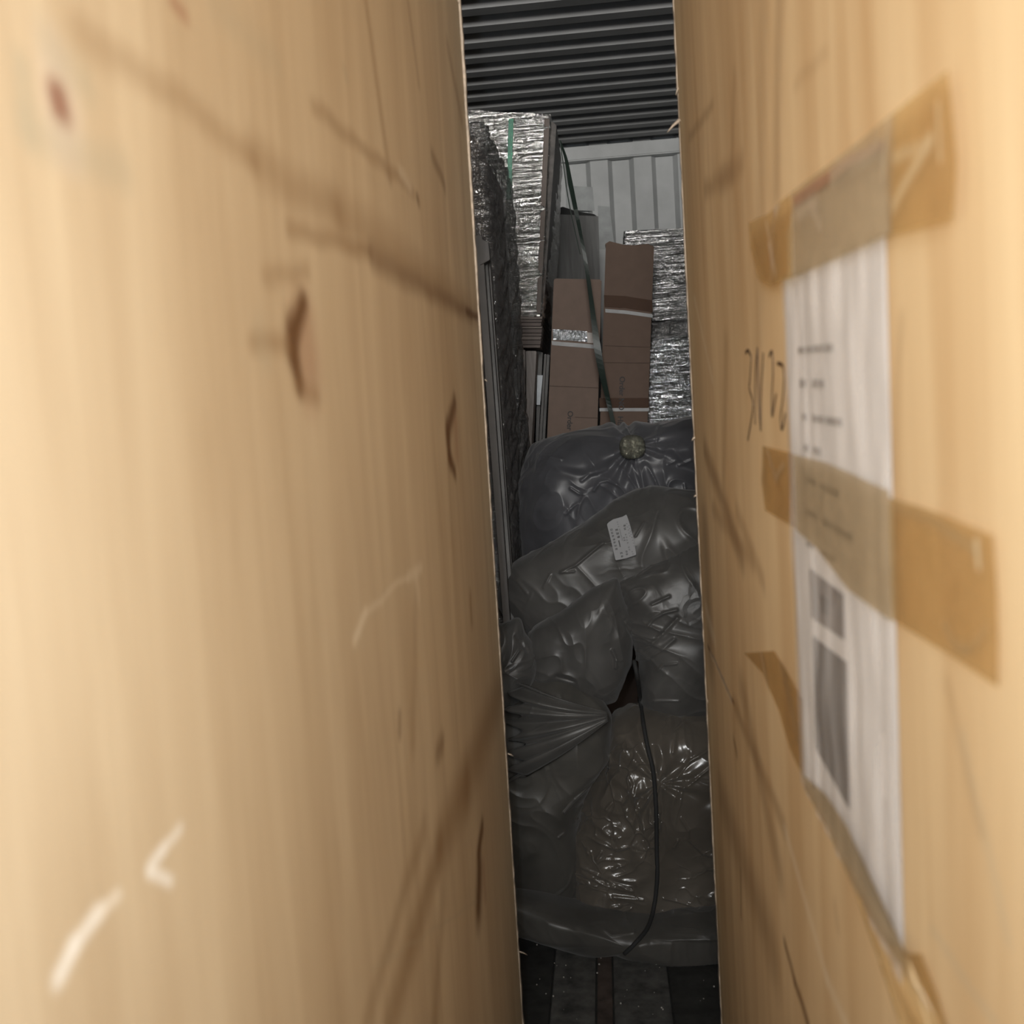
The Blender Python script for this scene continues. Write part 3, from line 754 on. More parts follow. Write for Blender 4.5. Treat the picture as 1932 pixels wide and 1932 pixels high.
# ---- two long order cartons standing on end
def text_mesh(name, s, size, origin, xdir, ydir, mat, parent):
    cu = bpy.data.curves.new(name, 'FONT'); cu.body = s; cu.size = size; cu.extrude = 0.0002; cu.offset = 0.00045
    ob = bpy.data.objects.new(name, cu); COL.objects.link(ob)
    dg = bpy.context.evaluated_depsgraph_get()
    me = bpy.data.meshes.new_from_object(ob.evaluated_get(dg))
    COL.objects.unlink(ob); bpy.data.objects.remove(ob)
    xd = Vector(xdir).normalized(); zd = xd.cross(Vector(ydir)).normalized(); yd = zd.cross(xd)
    me.transform(Matrix(((xd.x, yd.x, zd.x, origin.x), (xd.y, yd.y, zd.y, origin.y), (xd.z, yd.z, zd.z, origin.z), (0, 0, 0, 1))))
    me.materials.clear()
    return link(name, me, mat, parent)
YO = 3.60
def order_carton(q, Y, dep, mat, label):
    f = extend_down(q, Y, 0.0)
    t = thing('order_carton', (f[0] + f[1]) / 2 + Vector((0, dep / 2, 0)), label, 'carton', 'long order cartons standing on end')
    hexa('carton_body', f + [p + Vector((0, dep, 0)) for p in f], mat, t, 0.004)
    return t, f
qA = [(1032, 828), (1127, 812), (1135, 527), (1045, 525)]
oa, fA = order_carton(qA, YO, 0.28, M_CARD, 'left order carton on end with shiny tape and white strap')
qB = [(1132, 803), (1222, 797), (1234, 463), (1143, 461)]
ob_, fB = order_carton(qB, YO, 0.28, M_CARD2, 'right order carton on end, the taller one with two white straps')
def band(pxs, hp, Y, mat, parent, name):
    pts = [atY(*p, Y) for p in pxs]
    return ribbon(name, pts, (0, 0, 1), hp * Y / F, mat, parent, 0.0008)
band([(1041, 647), (1060, 649), (1100, 652), (1131, 655)], 7.5, YO - 0.003, M_STRAPW, oa, 'strap')
band([(1142, 586), (1180, 589), (1231, 596)], 6.5, YO - 0.003, M_STRAPW, ob_, 'strap')
band([(1131, 773), (1180, 773), (1224, 773)], 6, YO - 0.003, M_STRAPW, ob_, 'strap')
M_SHINE = film('crinkled_clear_tape', (0.92, 0.95, 1.0), 0.0, 90, 90, 0.45, 0.22, 1.0, 8.0)
band([(1043, 631), (1065, 632), (1108, 635)], 20, YO - 0.0035, M_SHINE, oa, 'clear_tape')
band([(1108, 637), (1124, 638)], 19, YO - 0.0032, tapemat('dull_tape', (0.16, 0.13, 0.11), 0.4), oa, 'clear_tape')
band([(1140, 568), (1180, 570), (1231, 578)], 22, YO - 0.0025, tapemat('brown_seal_tape', (0.13, 0.075, 0.05), 0.4, spec=0.15, rough=0.5), ob_, 'seal_tape')
band([(1131, 760), (1160, 760), (1224, 760)], 18, YO - 0.0025, tapemat('brown_seal_tape_low', (0.13, 0.075, 0.05), 0.4, spec=0.15, rough=0.5), ob_, 'seal_tape')
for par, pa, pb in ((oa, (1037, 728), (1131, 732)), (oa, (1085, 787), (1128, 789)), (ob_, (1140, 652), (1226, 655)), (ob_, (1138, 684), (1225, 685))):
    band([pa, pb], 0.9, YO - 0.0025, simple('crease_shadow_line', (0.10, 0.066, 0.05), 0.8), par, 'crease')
dnA = (fA[0] - fA[3]).normalized(); dnB = (fB[0] - fB[3]).normalized()
text_mesh('printed_text', 'Order NO', 0.0265, atY(1071.5, 775, YO - 0.0045), dnA, (1, 0, 0), M_INK, oa)
text_mesh('printed_text', 'Order NO', 0.0265, atY(1169.5, 710, YO - 0.0045), dnB, (1, 0, 0), M_INK, ob_)
text_mesh('printed_text', 'HBI', 0.0265, atY(1166, 785, YO - 0.0045), dnB, (1, 0, 0), M_INK, ob_)

# ---- grey open carton at the back
YG = 4.62
f = extend_down([(1040, 523), (1132, 526), (1129, 408), (1048, 404)], YG, 0.0)
gc = thing('open_carton', (f[0] + f[1]) / 2 + Vector((0, 0.3, 0)), 'dusty grey open-topped carton at the back below the paint patches', 'carton')
bk = [p + Vector((0, 0.55, 0)) for p in f]
th = Vector((0.006, 0, 0)); ty = Vector((0, 0.006, 0))
M_DUST = None
t = NT('dusty_grey_board'); v = t.coord((14, 14, 1.2)); n = t.noise(v, 2, 4, 0.6, 0.3)
t.pr(col=t.ramp(n, [(0.3, (0.10, 0.098, 0.095)), (0.7, (0.20, 0.20, 0.195))]), rough=0.7); M_DUST = t.m
hexa('front_panel', [*f, *[p + ty for p in f]], M_DUST, gc)
hexa('back_panel', [*[p - ty for p in bk], *bk], M_DUST, gc)
hexa('side_panel', [f[0] + ty, f[0] + th + ty, f[3] + th + ty, f[3] + ty, bk[0] - ty, bk[0] + th - ty, bk[3] + th - ty, bk[3] - ty], M_DUST, gc)
hexa('side_panel', [f[1] - th + ty, f[1] + ty, f[2] + ty, f[2] - th + ty, bk[1] - th - ty, bk[1] - ty, bk[2] - ty, bk[2] - th - ty], M_DUST, gc)
# flaps: raised plates, the shade of their undersides put in as black colour
def plate(name, px, Y, dep, mat, parent):
    c = [atY(*p, Y) for p in px]; n = len(c); bk = [v + Vector((0, dep, 0)) for v in c]
    return obj(name, c + bk, [tuple(range(n)), tuple(range(2 * n - 1, n - 1, -1))] + [(i, i + n, (i + 1) % n + n, (i + 1) % n) for i in range(n)], mat, parent)
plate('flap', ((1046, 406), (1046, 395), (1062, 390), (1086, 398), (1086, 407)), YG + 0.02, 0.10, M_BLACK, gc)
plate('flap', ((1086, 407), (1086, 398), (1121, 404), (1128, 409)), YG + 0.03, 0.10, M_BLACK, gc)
plate('flap', ((1143, 464), (1142, 460), (1150, 455), (1170, 460), (1186, 464)), YO + 0.03, 0.05, M_CARD2, ob_)
plate('flap', ((1186, 464), (1222, 460), (1233, 465)), YO + 0.03, 0.05, M_CARD2, ob_)

# ---- silver stack on the right: upper and lower wrapped boxes
YR = 3.92
F_SIL2 = film('grey_stretch_film', (0.80, 0.80, 0.80), 0.20, 6, 95, 0.6, 0.2, 1.0, 4.0)
F_SIL3 = film('bright_stretch_film', (0.92, 0.94, 0.98), 0.12, 12, 70, 0.65, 0.14, 1.0, 9.0)
M_INB = simple('inner_box_grey', (0.13, 0.13, 0.135), 0.6, 0, 0.2, 10)
qu = [(1184, 603), (1345, 598), (1345, 433), (1180, 440)]
cu8 = quad8(qu, YR + 0.06, 0.6, 0.02)
su = thing('wrapped_box', (cu8[0] + cu8[5]) / 2, 'upper grey film-wrapped box at right, on the brighter lower one', 'box', 'film-wrapped boxes at the right')
hexa('box_body', shrink(cu8, 0.012), M_INB, su, 0.004); wrapped('stretch_film', cu8, (44, 70, 20), 0.009, (6, 50), F_SIL2, su, 11.0)
fl_ = extend_down([(1223, 800), (1350, 792), (1350, 628), (1230, 650)], YR - 0.02, 0.0)
zt_ = min(p.z for p in cu8[:2] + cu8[4:6]) - 0.03
cl8 = fl_ + [Vector((p.x + 0.02, p.y + 0.6, z)) for p, z in zip(fl_, (0, 0, zt_, zt_))]
sl = thing('wrapped_box', (fl_[0] + fl_[1]) / 2 + Vector((0, 0.3, 0)), 'lower bright silvery film-wrapped box at right under the grey one', 'box', 'film-wrapped boxes at the right')
hexa('box_body', shrink(cl8, 0.014), M_INB, sl, 0.004); wrapped('stretch_film', cl8, (44, 120, 20), 0.011, (8, 34), F_SIL3, sl, 21.0)
# ---- dark slack wrap between them
cb = quad8([(1229, 650), (1345, 622), (1345, 606), (1229, 611)], YR + 0.02, 0.05)
o = wrapped('film_fold', cb, (30, 14, 3), 0.010, (22, 40), F_DARK, sl, 31.0)

# ---- green lashing strap
M_LASH = NT('green_black_strap').pr(col=(0.022, 0.034, 0.027), rough=0.38, spec=0.4)
YL = 3.35
ctr = [(1056, 264), (1068, 300), (1076, 345), (1086, 395), (1096, 445), (1106, 500), (1114, 555), (1121, 610), (1127, 655), (1135, 700), (1145, 745), (1153, 780), (1160, 812), (1166, 840)]
wd = [3, 6, 9, 8, 6, 7, 8, 10, 13, 12, 9, 8, 9, 9]
an = [0.2, 0.3, 0.2, -0.1, -0.3, 0.1, 0.3, 0.1, 0.0, -0.2, -0.3, 0.2, 0.2, 0.2]
ls = thing('lashing_strap', atY(1110, 520, YL), 'twisted dark green strap hanging in front of the cartons', 'strap')
P = smooth_path([atY(*p, YL + 0.22 * max(0, 1 - i / 3) - 0.02 * math.sin(i)) for i, p in enumerate(ctr)], 5)
N = len(P)
def lerp_list(l, i): 
    x = i / (N - 1) * (len(l) - 1); a = int(min(x, len(l) - 2)); return l[a] + (l[a + 1] - l[a]) * (x - a)
ribbon('webbing', P, [(math.cos(lerp_list(an, i)), math.sin(lerp_list(an, i)), 0.12) for i in range(N)], [lerp_list(wd, i) * YL / F for i in range(N)], M_LASH, ls, 0.002)
P2 = smooth_path([atY(*p, YL + 0.1) for p in ((1056, 264), (1063, 310), (1069, 355), (1077, 400), (1087, 445), (1095, 480))], 5)
ribbon('webbing', P2, (1, 0.2, 0.1), 0.0035, M_LASH, ls, 0.0015)

# ================================================================== THE BAGS
def pl_dist(X, Y, poly):
    d = np.full(X.shape, 1e9)
    for (ax, ay), (bx, by) in zip(poly[:-1], poly[1:]):
        vx, vy = bx - ax, by - ay; L = vx * vx + vy * vy + 1e-9
        t = np.clip(((X - ax) * vx + (Y - ay) * vy) / L, 0, 1)
        d = np.minimum(d, np.hypot(X - ax - t * vx, Y - ay - t * vy))
    return d
BAGTOP = {}
def bag_mesh(name, cpx, hpx, Y, ry, mat, parent, e=(0.55, 0.6), rot=0.0, seed=0.0, lump=0.035, wrk=0.010, folds=(), pleat=None, nu=300, nv=260, floorz=0.004):
    C = np.array(atY(*cpx, Y)); rx, rz = hpx[0] * Y / F, hpx[1] * Y / F
    s = np.linspace(-1, 1, nu, endpoint=False)
    u = -math.pi / 2 + math.pi * np.sign(s) * np.abs(s) ** 1.5            # denser in front
    v = np.linspace(-math.pi / 2, math.pi / 2, nv)
    U, Vv = np.meshgrid(u, v)
    def sp(a, p): return np.sign(a) * np.abs(a) ** p
    x = rx * sp(np.cos(Vv), e[0]) * sp(np.cos(U), e[1]); y = ry * sp(np.cos(Vv), e[0]) * sp(np.sin(U), e[1]); z = rz * sp(np.sin(Vv), e[0])
    c, sn = math.cos(rot), math.sin(rot)
    x, z = c * x + sn * z, -sn * x + c * z
    P = np.stack([x, y, z], -1)
    # smooth outward direction
    nrm = np.stack([x / rx ** 2, y / ry ** 2, z / rz ** 2], -1); nrm /= np.linalg.norm(nrm, axis=-1, keepdims=True) + 1e-9
    P = P.reshape(-1, 3) + C; nrm = nrm.reshape(-1, 3)
    h = np.zeros(len(P)); so = Vector((seed, seed * 1.3, -seed))
    nz = mnoise.noise
    for i, p in enumerate(P):
        q = Vector(p) + so
        w = nz(q * 6) * 0.12
        b = Vector((q.x + w, q.y, q.z - w))
        r1 = 1 - abs(nz(b * 9)) * 2.2
        r2 = 1 - abs(nz(Vector((b.x * 20 + b.z * 7, b.y * 14, b.z * 14 - b.x * 9)))) * 2.2
        h[i] = lump * nz(q * 4.5) + wrk * r1 * 0.8 + wrk * 0.45 * r2
    if folds:
        px, py = project(P)
        front = nrm[:, 1] < 0.35
        for pts, w, hh in folds:
            d = pl_dist(px, py, pts)
            h += np.where(front, hh * np.exp(-(d / w) ** 2), 0)
    if pleat:
        px, py = project(P); (kx, ky), npl, rad, hh = pleat
        an = np.arctan2(py - ky, px - kx); rr = np.hypot(px - kx, py - ky)
        h += np.where(nrm[:, 1] < 0.5, hh * np.sin(an * npl + 2 * np.sin(an * 3)) * np.exp(-(rr / rad) ** 2), 0)
    P = P + nrm * h[:, None]
    P[:, 2] = np.maximum(P[:, 2], floorz)
    idx = np.arange(nu * nv).reshape(nv, nu)
    a = idx[:-1, :]; b = np.roll(idx, -1, 1)[:-1, :]; c_ = np.roll(idx, -1, 1)[1:, :]; d_ = idx[1:, :]
    faces = np.stack([a, b, c_, d_], -1).reshape(-1, 4)
    me = bpy.data.meshes.new(name)
    me.vertices.add(len(P)); me.vertices.foreach_set('co', P.ravel())
    me.loops.add(faces.size); me.loops.foreach_set('vertex_index', faces.ravel())
    me.polygons.add(len(faces)); me.polygons.foreach_set('loop_start', np.arange(0, faces.size, 4))
    me.polygons.foreach_set('loop_total', np.full(len(faces), 4))
    me.update(); me.validate()
    o = link(name, me, mat, parent, True)
    return o
BAGG = 'dark polythene bags piled in the gap'
def outline_bag(name, poly, cen, Y, B, D, mat, parent, seed=0.0, lump=0.02, wrk=0.008, folds=(), pleat=None, nt=420, ns=130, pw=(3.0, 2.2), ten=10):
    """slack bag: pillow grown from its outline, front bulging B towards the opening, back D"""
    cx, cy = cen
    th = np.linspace(-math.pi, math.pi, nt, endpoint=False)
    r = np.full(nt, 0.0)
    for k, a in enumerate(th):
        dx, dy = math.cos(a), math.sin(a); best = 0
        for (ax, ay), (bx, by) in zip(poly, poly[1:] + poly[:1]):
            ex, ey = bx - ax, by - ay; den = dx * ey - dy * ex
            if abs(den) < 1e-9: continue
            t_ = ((ax - cx) * ey - (ay - cy) * ex) / den; u_ = ((ax - cx) * dy - (ay - cy) * dx) / den
            if t_ > 0 and -1e-6 <= u_ <= 1 + 1e-6: best = max(best, t_)
        r[k] = best
    ker = np.hanning(ten + 2)[1:-1]; ker /= ker.sum()
    r = np.convolve(np.concatenate([r[-ten * 2:], r, r[:ten * 2]]), ker, 'same')[ten * 2:-ten * 2]
    s1 = np.linspace(0.004, 1, ns) ** 0.75
    s2 = np.linspace(1, 0.004, 24)[1:]
    rows, dep, side = [], [], []
    for s_ in s1: rows.append(s_); dep.append(-B * (1 - s_ ** pw[0]) ** (1 / pw[1])); side.append(1)
    for s_ in s2: rows.append(s_); dep.append(D * (1 - s_ ** pw[0]) ** (1 / pw[1])); side.append(-1)
    rows = np.array(rows); dep = np.array(dep); side = np.array(side)
    PX = cx + rows[:, None] * r[None] * np.cos(th)[None]; PY = cy + rows[:, None] * r[None] * np.sin(th)[None]
    dirs = np.array(_f)[None, None] + np.array(_r)[None, None] * ((PX - 966) / F)[..., None] - np.array(_u)[None, None] * ((PY - 966) / F)[..., None]
    yy_ = Y + np.repeat(dep[:, None], nt, 1)
    P = np.array(CAM) + dirs / dirs[..., 1:2] * Y            # outline plane
    P[..., 1] = yy_
    edge = np.clip(rows, 0, 1)[:, None] ** 4
    rad = P - P[:1].mean((0, 1)); rad[..., 1] = 0; rad /= np.linalg.norm(rad, axis=-1, keepdims=True) + 1e-9
    nrm = rad * edge[..., None] * 0.8
    nrm[..., 1] += -(side[:, None] * (1 - edge * 0.7))
    nrm /= np.linalg.norm(nrm, axis=-1, keepdims=True)
    h = np.zeros(P.shape[:2]); so = Vector((seed, seed * 1.3, -seed)); nz = mnoise.noise
    nr = len(rows)
    for a in range(nr):
        for b in range(nt):
            q = Vector(P[a, b]) + so
            w = nz(q * 5) * 0.16
            x_, y_, z_ = q.x + w, q.y, q.z - w
            r1 = max(0.0, 1 - abs(nz(Vector((x_ * 8 + z_ * 3, y_ * 5, z_ * 8 - x_ * 5)))) * 2.8)
            r2 = max(0.0, 1 - abs(nz(Vector((x_ * 17 - z_ * 9, y_ * 12, z_ * 13 + x_ * 9)))) * 3.2)
            gt = 0.5 + 0.9 * nz(Vector((q.x * 4 + 9, q.y * 4, q.z * 4)))
            h[a, b] = lump * nz(q * 5) + 0.4 * lump * nz(q * 11) + wrk * (0.7 * r1 * r1 + 0.8 * gt * r2 * r2)
    h *= np.where(side > 0, 1.0, 0.3)[:, None]
    px, py = PX, PY
    fr = (side > 0)[:, None]
    for pts, w, hh in folds:
        h += np.where(fr, 0.5 * hh * np.exp(-(pl_dist(px, py, pts) / (w * 0.62)) ** 2), 0)
    if pleat:
        for (kx, ky), npl, rad_, hh in pleat:
            an = np.arctan2(py - ky, px - kx); rr = np.hypot(px - kx, py - ky)
            h += np.where(fr, hh * np.sin(an * npl + 2 * np.sin(an * 3)) * np.exp(-(rr / rad_) ** 2) * np.clip(rr / 15, 0, 1), 0)
    P = P + nrm * h[..., None]
    P[..., 2] = np.maximum(P[..., 2], 0.004)
    P = P.reshape(-1, 3)
    idx = np.arange(nr * nt).reshape(nr, nt)
    a = idx[:-1]; b = np.roll(idx, -1, 1)[:-1]; c_ = np.roll(idx, -1, 1)[1:]; d_ = idx[1:]
    faces = np.stack([a, b, c_, d_], -1).reshape(-1, 4)
    me = bpy.data.meshes.new(name)
    me.vertices.add(len(P)); me.vertices.foreach_set('co', P.ravel())
    me.loops.add(faces.size); me.loops.foreach_set('vertex_index', faces.ravel())
    me.polygons.add(len(faces)); me.polygons.foreach_set('loop_start', np.arange(0, faces.size, 4))
    me.polygons.foreach_set('loop_total', np.full(len(faces), 4))
    me.update(); me.validate()
    bm = bmesh.new(); bm.from_mesh(me)
    bmesh.ops.contextual_create(bm, geom=bm.verts[:0]) if False else None
    bmesh.ops.holes_fill(bm, edges=[e for e in bm.edges if e.is_boundary], sides=0)
    bmesh.ops.recalc_face_normals(bm, faces=bm.faces); bm.to_mesh(me); bm.free()
    return link(name, me, mat, parent, True)
BAGG = 'dark polythene bags piled in the gap'
def bag(poly, cen, Y, B, D, mat, label, **k):
    lo = max(poly, key=lambda p: p[1])
    base = atY(cen[0], lo[1], Y)
    t = thing('plastic_bag', (base.x, base.y, max(0, base.z)), label, 'bag', BAGG)
    outline_bag('bag_skin', poly, cen, Y, B, D, mat, t, **k)
    return t
G1 = (0.060, 0.060, 0.066); G2 = (0.074, 0.071, 0.067); G3 = (0.066, 0.062, 0.055)
def zz(x0, y0, s, l): return [(x0 + a / s, y0 + b / s) for a, b in l]
z3 = lambda l: zz(900, 760, 4.2, l); z4 = lambda l: zz(920, 1150, 4.2, l); z5 = lambda l: zz(940, 1500, 4.39, l)
b1 = bag([(985, 1070), (981, 960), (984, 880), (1000, 838), (1060, 818), (1120, 806), (1180, 800), (1230, 795), (1290, 785), (1360, 778), (1390, 900), (1380, 1050), (1200, 1090)], (1180, 930), 2.56, 0.17, 0.14, bagmat('bag_film_top', G1, 0.3, 1.0), 'topmost dark bag, knotted, under the order cartons',
         seed=2.0, lump=0.02, wrk=0.0064, pleat=[((1193, 838), 9, 120, 0.006)], folds=[(z3([(500, 400), (600, 420), (690, 435)]), 5, 0.007), (z3([(930, 665), (970, 600), (1030, 590), (1110, 630)]), 4, 0.007), (z3([(840, 590), (900, 545), (1020, 512)]), 5, 0.006),
                (z3([(760, 650), (820, 690), (850, 690)]), 4, 0.006), (z3([(720, 840), (780, 780), (810, 760)]), 4, 0.006), (z3([(1560, 480), (1680, 430)]), 4, 0.007), (z3([(1480, 470), (1530, 450)]), 4, 0.005),
                (z3([(1600, 620), (1610, 700)]), 4, 0.005), (z3([(400, 500), (900, 560), (1300, 440), (1700, 520)]), 16, -0.012)])
b2 = bag([(943, 1095), (972, 1060), (1008, 1040), (1050, 1015), (1110, 975), (1170, 938), (1230, 922), (1300, 925), (1400, 930), (1410, 1100), (1340, 1190), (1200, 1215), (1100, 1210), (1010, 1215), (985, 1200), (955, 1180), (932, 1135)], (1165, 1080), 2.34, 0.14, 0.05, bagmat('bag_film_label', G2, 0.22, 6.0), 'dark bag with a white printed sticker, second from the top',
         seed=8.0, lump=0.015, wrk=0.005600000000000001, folds=[(z3([(680, 1280), (790, 1230), (900, 1140), (1000, 1060)]), 4, 0.008), (z3([(345, 1360), (420, 1450)]), 4, 0.007), (z3([(690, 1282), (780, 1272)]), 3.5, 0.006), (z3([(1240, 1010), (1300, 910)]), 3, 0.005),
                (z3([(550, 1400), (600, 1300)]), 4, 0.005), (z3([(380, 1620), (460, 1450)]), 4, 0.005), (z3([(1040, 830), (1280, 690)]), 8, 0.008)])
b3 = bag([(1163, 1090), (1230, 1055), (1320, 1020), (1400, 995), (1410, 1340), (1340, 1360), (1260, 1350), (1212, 1320), (1213, 1240), (1190, 1170)], (1290, 1190), 2.24, 0.1, 0.04, bagmat('bag_film_right', G2, 0.25, 9.0), 'taut dark bag at right of the pile, below the sticker',
         seed=13.0, lump=0.015, wrk=0.005600000000000001, folds=[(z3([(1340, 1710), (1380, 1650), (1460, 1600), (1555, 1578)]), 4, 0.008), (z3([(1370, 1540), (1500, 1480)]), 4, 0.006), (z3([(1620, 1080), (1640, 1130), (1670, 1145)]), 4, 0.008),
                (z3([(1100, 1350), (1400, 1180), (1700, 1080)]), 7, 0.008), (z3([(1320, 1900), (1560, 1640)]), 6, -0.01), (z4([(1230, 350), (1450, 160)]), 6, 0.008), (z4([(1330, 400), (1370, 355), (1470, 340)]), 3.5, 0.006), (z4([(1310, 625), (1490, 632)]), 3.5, 0.006)])
b4 = bag([(985, 1215), (1008, 1182), (1060, 1150), (1110, 1115), (1162, 1088), (1180, 1140), (1195, 1180), (1190, 1250), (1165, 1320), (1100, 1340), (1040, 1310), (1000, 1290)], (1095, 1215), 2.22, 0.09, 0.05, bagmat('bag_film_middle', G2, 0.22, 15.0), 'smooth dark bag in the middle of the pile, left of a black cord',
         seed=17.0, lump=0.015, wrk=0.0048000000000000004, folds=[(z4([(985, 265), (1010, 320), (1010, 395)]), 5, 0.009), (z4([(1020, 340), (1048, 350)]), 4, 0.006), (z4([(330, 200), (350, 60), (390, 20)]), 4, 0.007), (z4([(560, 460), (700, 500)]), 6, -0.006), (z4([(1080, 60), (1170, 250)]), 6, -0.01)])
b5 = bag([(930, 1180), (980, 1168), (990, 1195), (1004, 1212), (1014, 1250), (1004, 1285), (988, 1312), (960, 1345), (925, 1350)], (963, 1255), 2.17, 0.06, 0.05, bagmat('bag_film_scrap', G2, 0.3, 19.0), 'small crumpled dark bag against the left crate edge',
         seed=23.0, lump=0.02, wrk=0.0072, nt=260, ns=80, folds=[(z4([(215, 360), (265, 285)]), 4, 0.007), (z4([(240, 180), (330, 300)]), 5, -0.01)])
b6 = bag([(930, 1335), (985, 1295), (1060, 1285), (1130, 1320), (1152, 1350), (1155, 1420), (1130, 1450), (1105, 1500), (1098, 1560), (1103, 1640), (1098, 1700), (1070, 1735), (1000, 1752), (930, 1745)], (1030, 1500), 2.18, 0.1, 0.08, bagmat('bag_film_low_left', G3, 0.18, 27.0), 'long dull dark bag standing at lower left of the pile',
         seed=29.0, lump=0.02, wrk=0.0048000000000000004, folds=[(z5([(650, 100), (700, 20)]), 4, 0.006), (z5([(670, 110), (692, 165)]), 4, 0.007), (z5([(200, 868), (380, 870), (540, 915)]), 6, 0.006), (z5([(520, 210), (560, 185)]), 4, 0.006), (z4([(620, 1480), (700, 1390), (880, 1260)]), 4, 0.008)])
b7 = bag([(1100, 1470), (1135, 1420), (1152, 1345), (1215, 1325), (1300, 1335), (1410, 1340), (1420, 1745), (1300, 1755), (1180, 1750), (1075, 1735), (1070, 1600)], (1245, 1545), 2.22, 0.13, 0.1, bagmat('bag_film_low_right', (0.092, 0.080, 0.066), 0.6, 33.0, 0.2, 18), 'crinkled glossy bag at the bottom right of the pile',
         seed=37.0, lump=0.015, wrk=0.008, pleat=[((1236, 1440), 9, 110, 0.005)], pw=(5.0, 2.5), folds=[(z5([(718, 395), (780, 430), (830, 450)]), 4, 0.008), (z5([(720, 455), (850, 515), (960, 552)]), 4, 0.008), (z5([(860, 465), (960, 520), (1095, 572), (1000, 560), (930, 520)]), 3.5, 0.007),
                (z5([(680, 525), (820, 540)]), 3.5, 0.006), (z5([(950, 610), (1180, 632)]), 3.5, 0.006), (z5([(950, 690), (1000, 685)]), 5, 0.008), (z5([(985, 755), (1030, 720), (1090, 700)]), 4, 0.008), (z5([(865, 900), (910, 855), (980, 835)]), 4, 0.007),
                (z5([(1340, 630), (1500, 670), (1640, 715)]), 3.5, 0.007), (z5([(1335, 725), (1420, 745)]), 3.5, 0.006), (z5([(1740, 715), (1775, 680)]), 4, 0.008), (z5([(1080, 800), (1280, 760)]), 3.5, 0.005),
                (z5([(750, 270), (760, 300)]), 4, 0.009), (z5([(820, 330), (855, 280)]), 4, 0.009), (z5([(945, 415), (985, 385)]), 4, 0.008), (z5([(1180, 190), (1235, 280)]), 3.5, 0.008), (z5([(1240, 170), (1280, 120)]), 4, 0.009), (z5([(1300, 0), (1310, 100)]), 4, 0.008),
                (z5([(1420, 240), (1450, 180)]), 4, 0.009), (z5([(1470, 0), (1530, 90), (1530, 170), (1640, 280), (1700, 305), (1760, 290)]), 3.5, 0.007), (z4([(1420, 1220), (1560, 1060), (1740, 965)]), 3.5, 0.008), (z4([(1560, 1220), (1740, 1085)]), 3.5, 0.007),
                (z4([(1310, 1160), (1330, 1220), (1340, 1440)]), 3.5, 0.007), (z4([(1440, 1000), (1465, 880)]), 4, 0.006), (z4([(1105, 1190), (1130, 1230), (1110, 1280)]), 4, 0.009), (z4([(940, 1425), (975, 1380)]), 4, 0.008), (z4([(940, 1190), (1030, 1140)]), 4, 0.008),
                (z4([(1170, 1410), (1200, 1560)]), 3.5, 0.006), (z4([(1260, 1410), (1260, 1510), (1320, 1540)]), 3.5, 0.006)])
b8 = bag([(925, 1680), (1000, 1690), (1060, 1712), (1150, 1722), (1230, 1735), (1300, 1722), (1420, 1715), (1420, 1845), (1300, 1832), (1200, 1822), (1150, 1800), (1100, 1804), (1060, 1790), (1000, 1768), (925, 1750)], (1185, 1762), 2.06, 0.07, 0.1, bagmat('bag_film_base', G3, 0.15, 41.0), 'flattened dark bag sagging onto the floor under the pile',
         seed=43.0, lump=0.028, wrk=0.004, nt=420, ns=90, pw=(2.0, 1.6), folds=[(z5([(700, 1005), (780, 983), (870, 985)]), 3.5, 0.006), (z5([(880, 1030), (940, 1060), (1120, 1050)]), 3.5, 0.006), (z5([(1230, 1070), (1500, 1065), (1800, 1068)]), 4, 0.006), (z5([(830, 960), (1250, 962), (1500, 985)]), 4, 0.005)])

# sticker on the second bag, laid on the film
def drape(px, me_obj, lift):
    """points of a picture outline dropped on the front of the bag"""
    d = ray(*px).normalized()
    dg = me_obj
    ok, loc, nor, fi = dg.ray_cast(CAM - ROOTOFF(me_obj), d)
    if not ok: return atY(*px, 2.1)
    return loc + ROOTOFF(me_obj) - d * lift
def ROOTOFF(o): return Vector((0, 0, 0))
bpy.context.view_layer.update()
def skin(t): return [c for c in t.children if c.name.startswith('bag_skin')][0]
def z1(l): return [(1130 + x * 90 / 1581, 960 + y * 110 / 1932) for x, y in l]
lab = z1([(270, 540), (280, 490), (330, 440), (480, 345), (780, 262), (905, 190), (935, 240), (1040, 560), (1165, 1060), (1235, 1500), (1220, 1530), (900, 1640), (570, 1705), (545, 1680), (400, 1050)])
# best plane through the bag surface under the sticker
pp = [drape(p, skin(b2), 0.0) for p in ((1160, 985), (1185, 978), (1195, 1045), (1163, 1050), (1175, 1015))]
pc = sum(pp, Vector()) / len(pp)
Yl = min(p.y for p in pp) - 0.004
kz = (pp[0].y + pp[1].y - pp[2].y - pp[3].y) / (pp[0].z + pp[1].z - pp[2].z - pp[3].z)
def onlab(p, lift=0.0):
    # plane y = Y0 + kz*(z-zc)
    d = ray(*p); t_ = (Yl + kz * (CAM.z - pc.z)) / (d.y - kz * d.z)
    return CAM + d * t_ + Vector((0, -lift, 0))
def poly_plate(name, pts, mat, parent, lift, thick=0.0006):
    c = [onlab(p, lift) for p in pts]; n = len(c)
    bk = [v + Vector((0, thick, 0)) for v in c]
    return obj(name, c + bk, [tuple(range(n)), tuple(range(2 * n - 1, n - 1, -1))] + [(i, i + n, (i + 1) % n + n, (i + 1) % n) for i in range(n)], mat, parent)
stk = poly_plate('sticker', lab, simple('white_sticker', (0.26, 0.26, 0.265), 0.6, 0, 0.04, 30), b2, 0.0005)
M_SINK = simple('sticker_print', (0.07, 0.07, 0.075), 0.6); M_SINK2 = simple('sticker_print_faint', (0.13, 0.13, 0.135), 0.6)
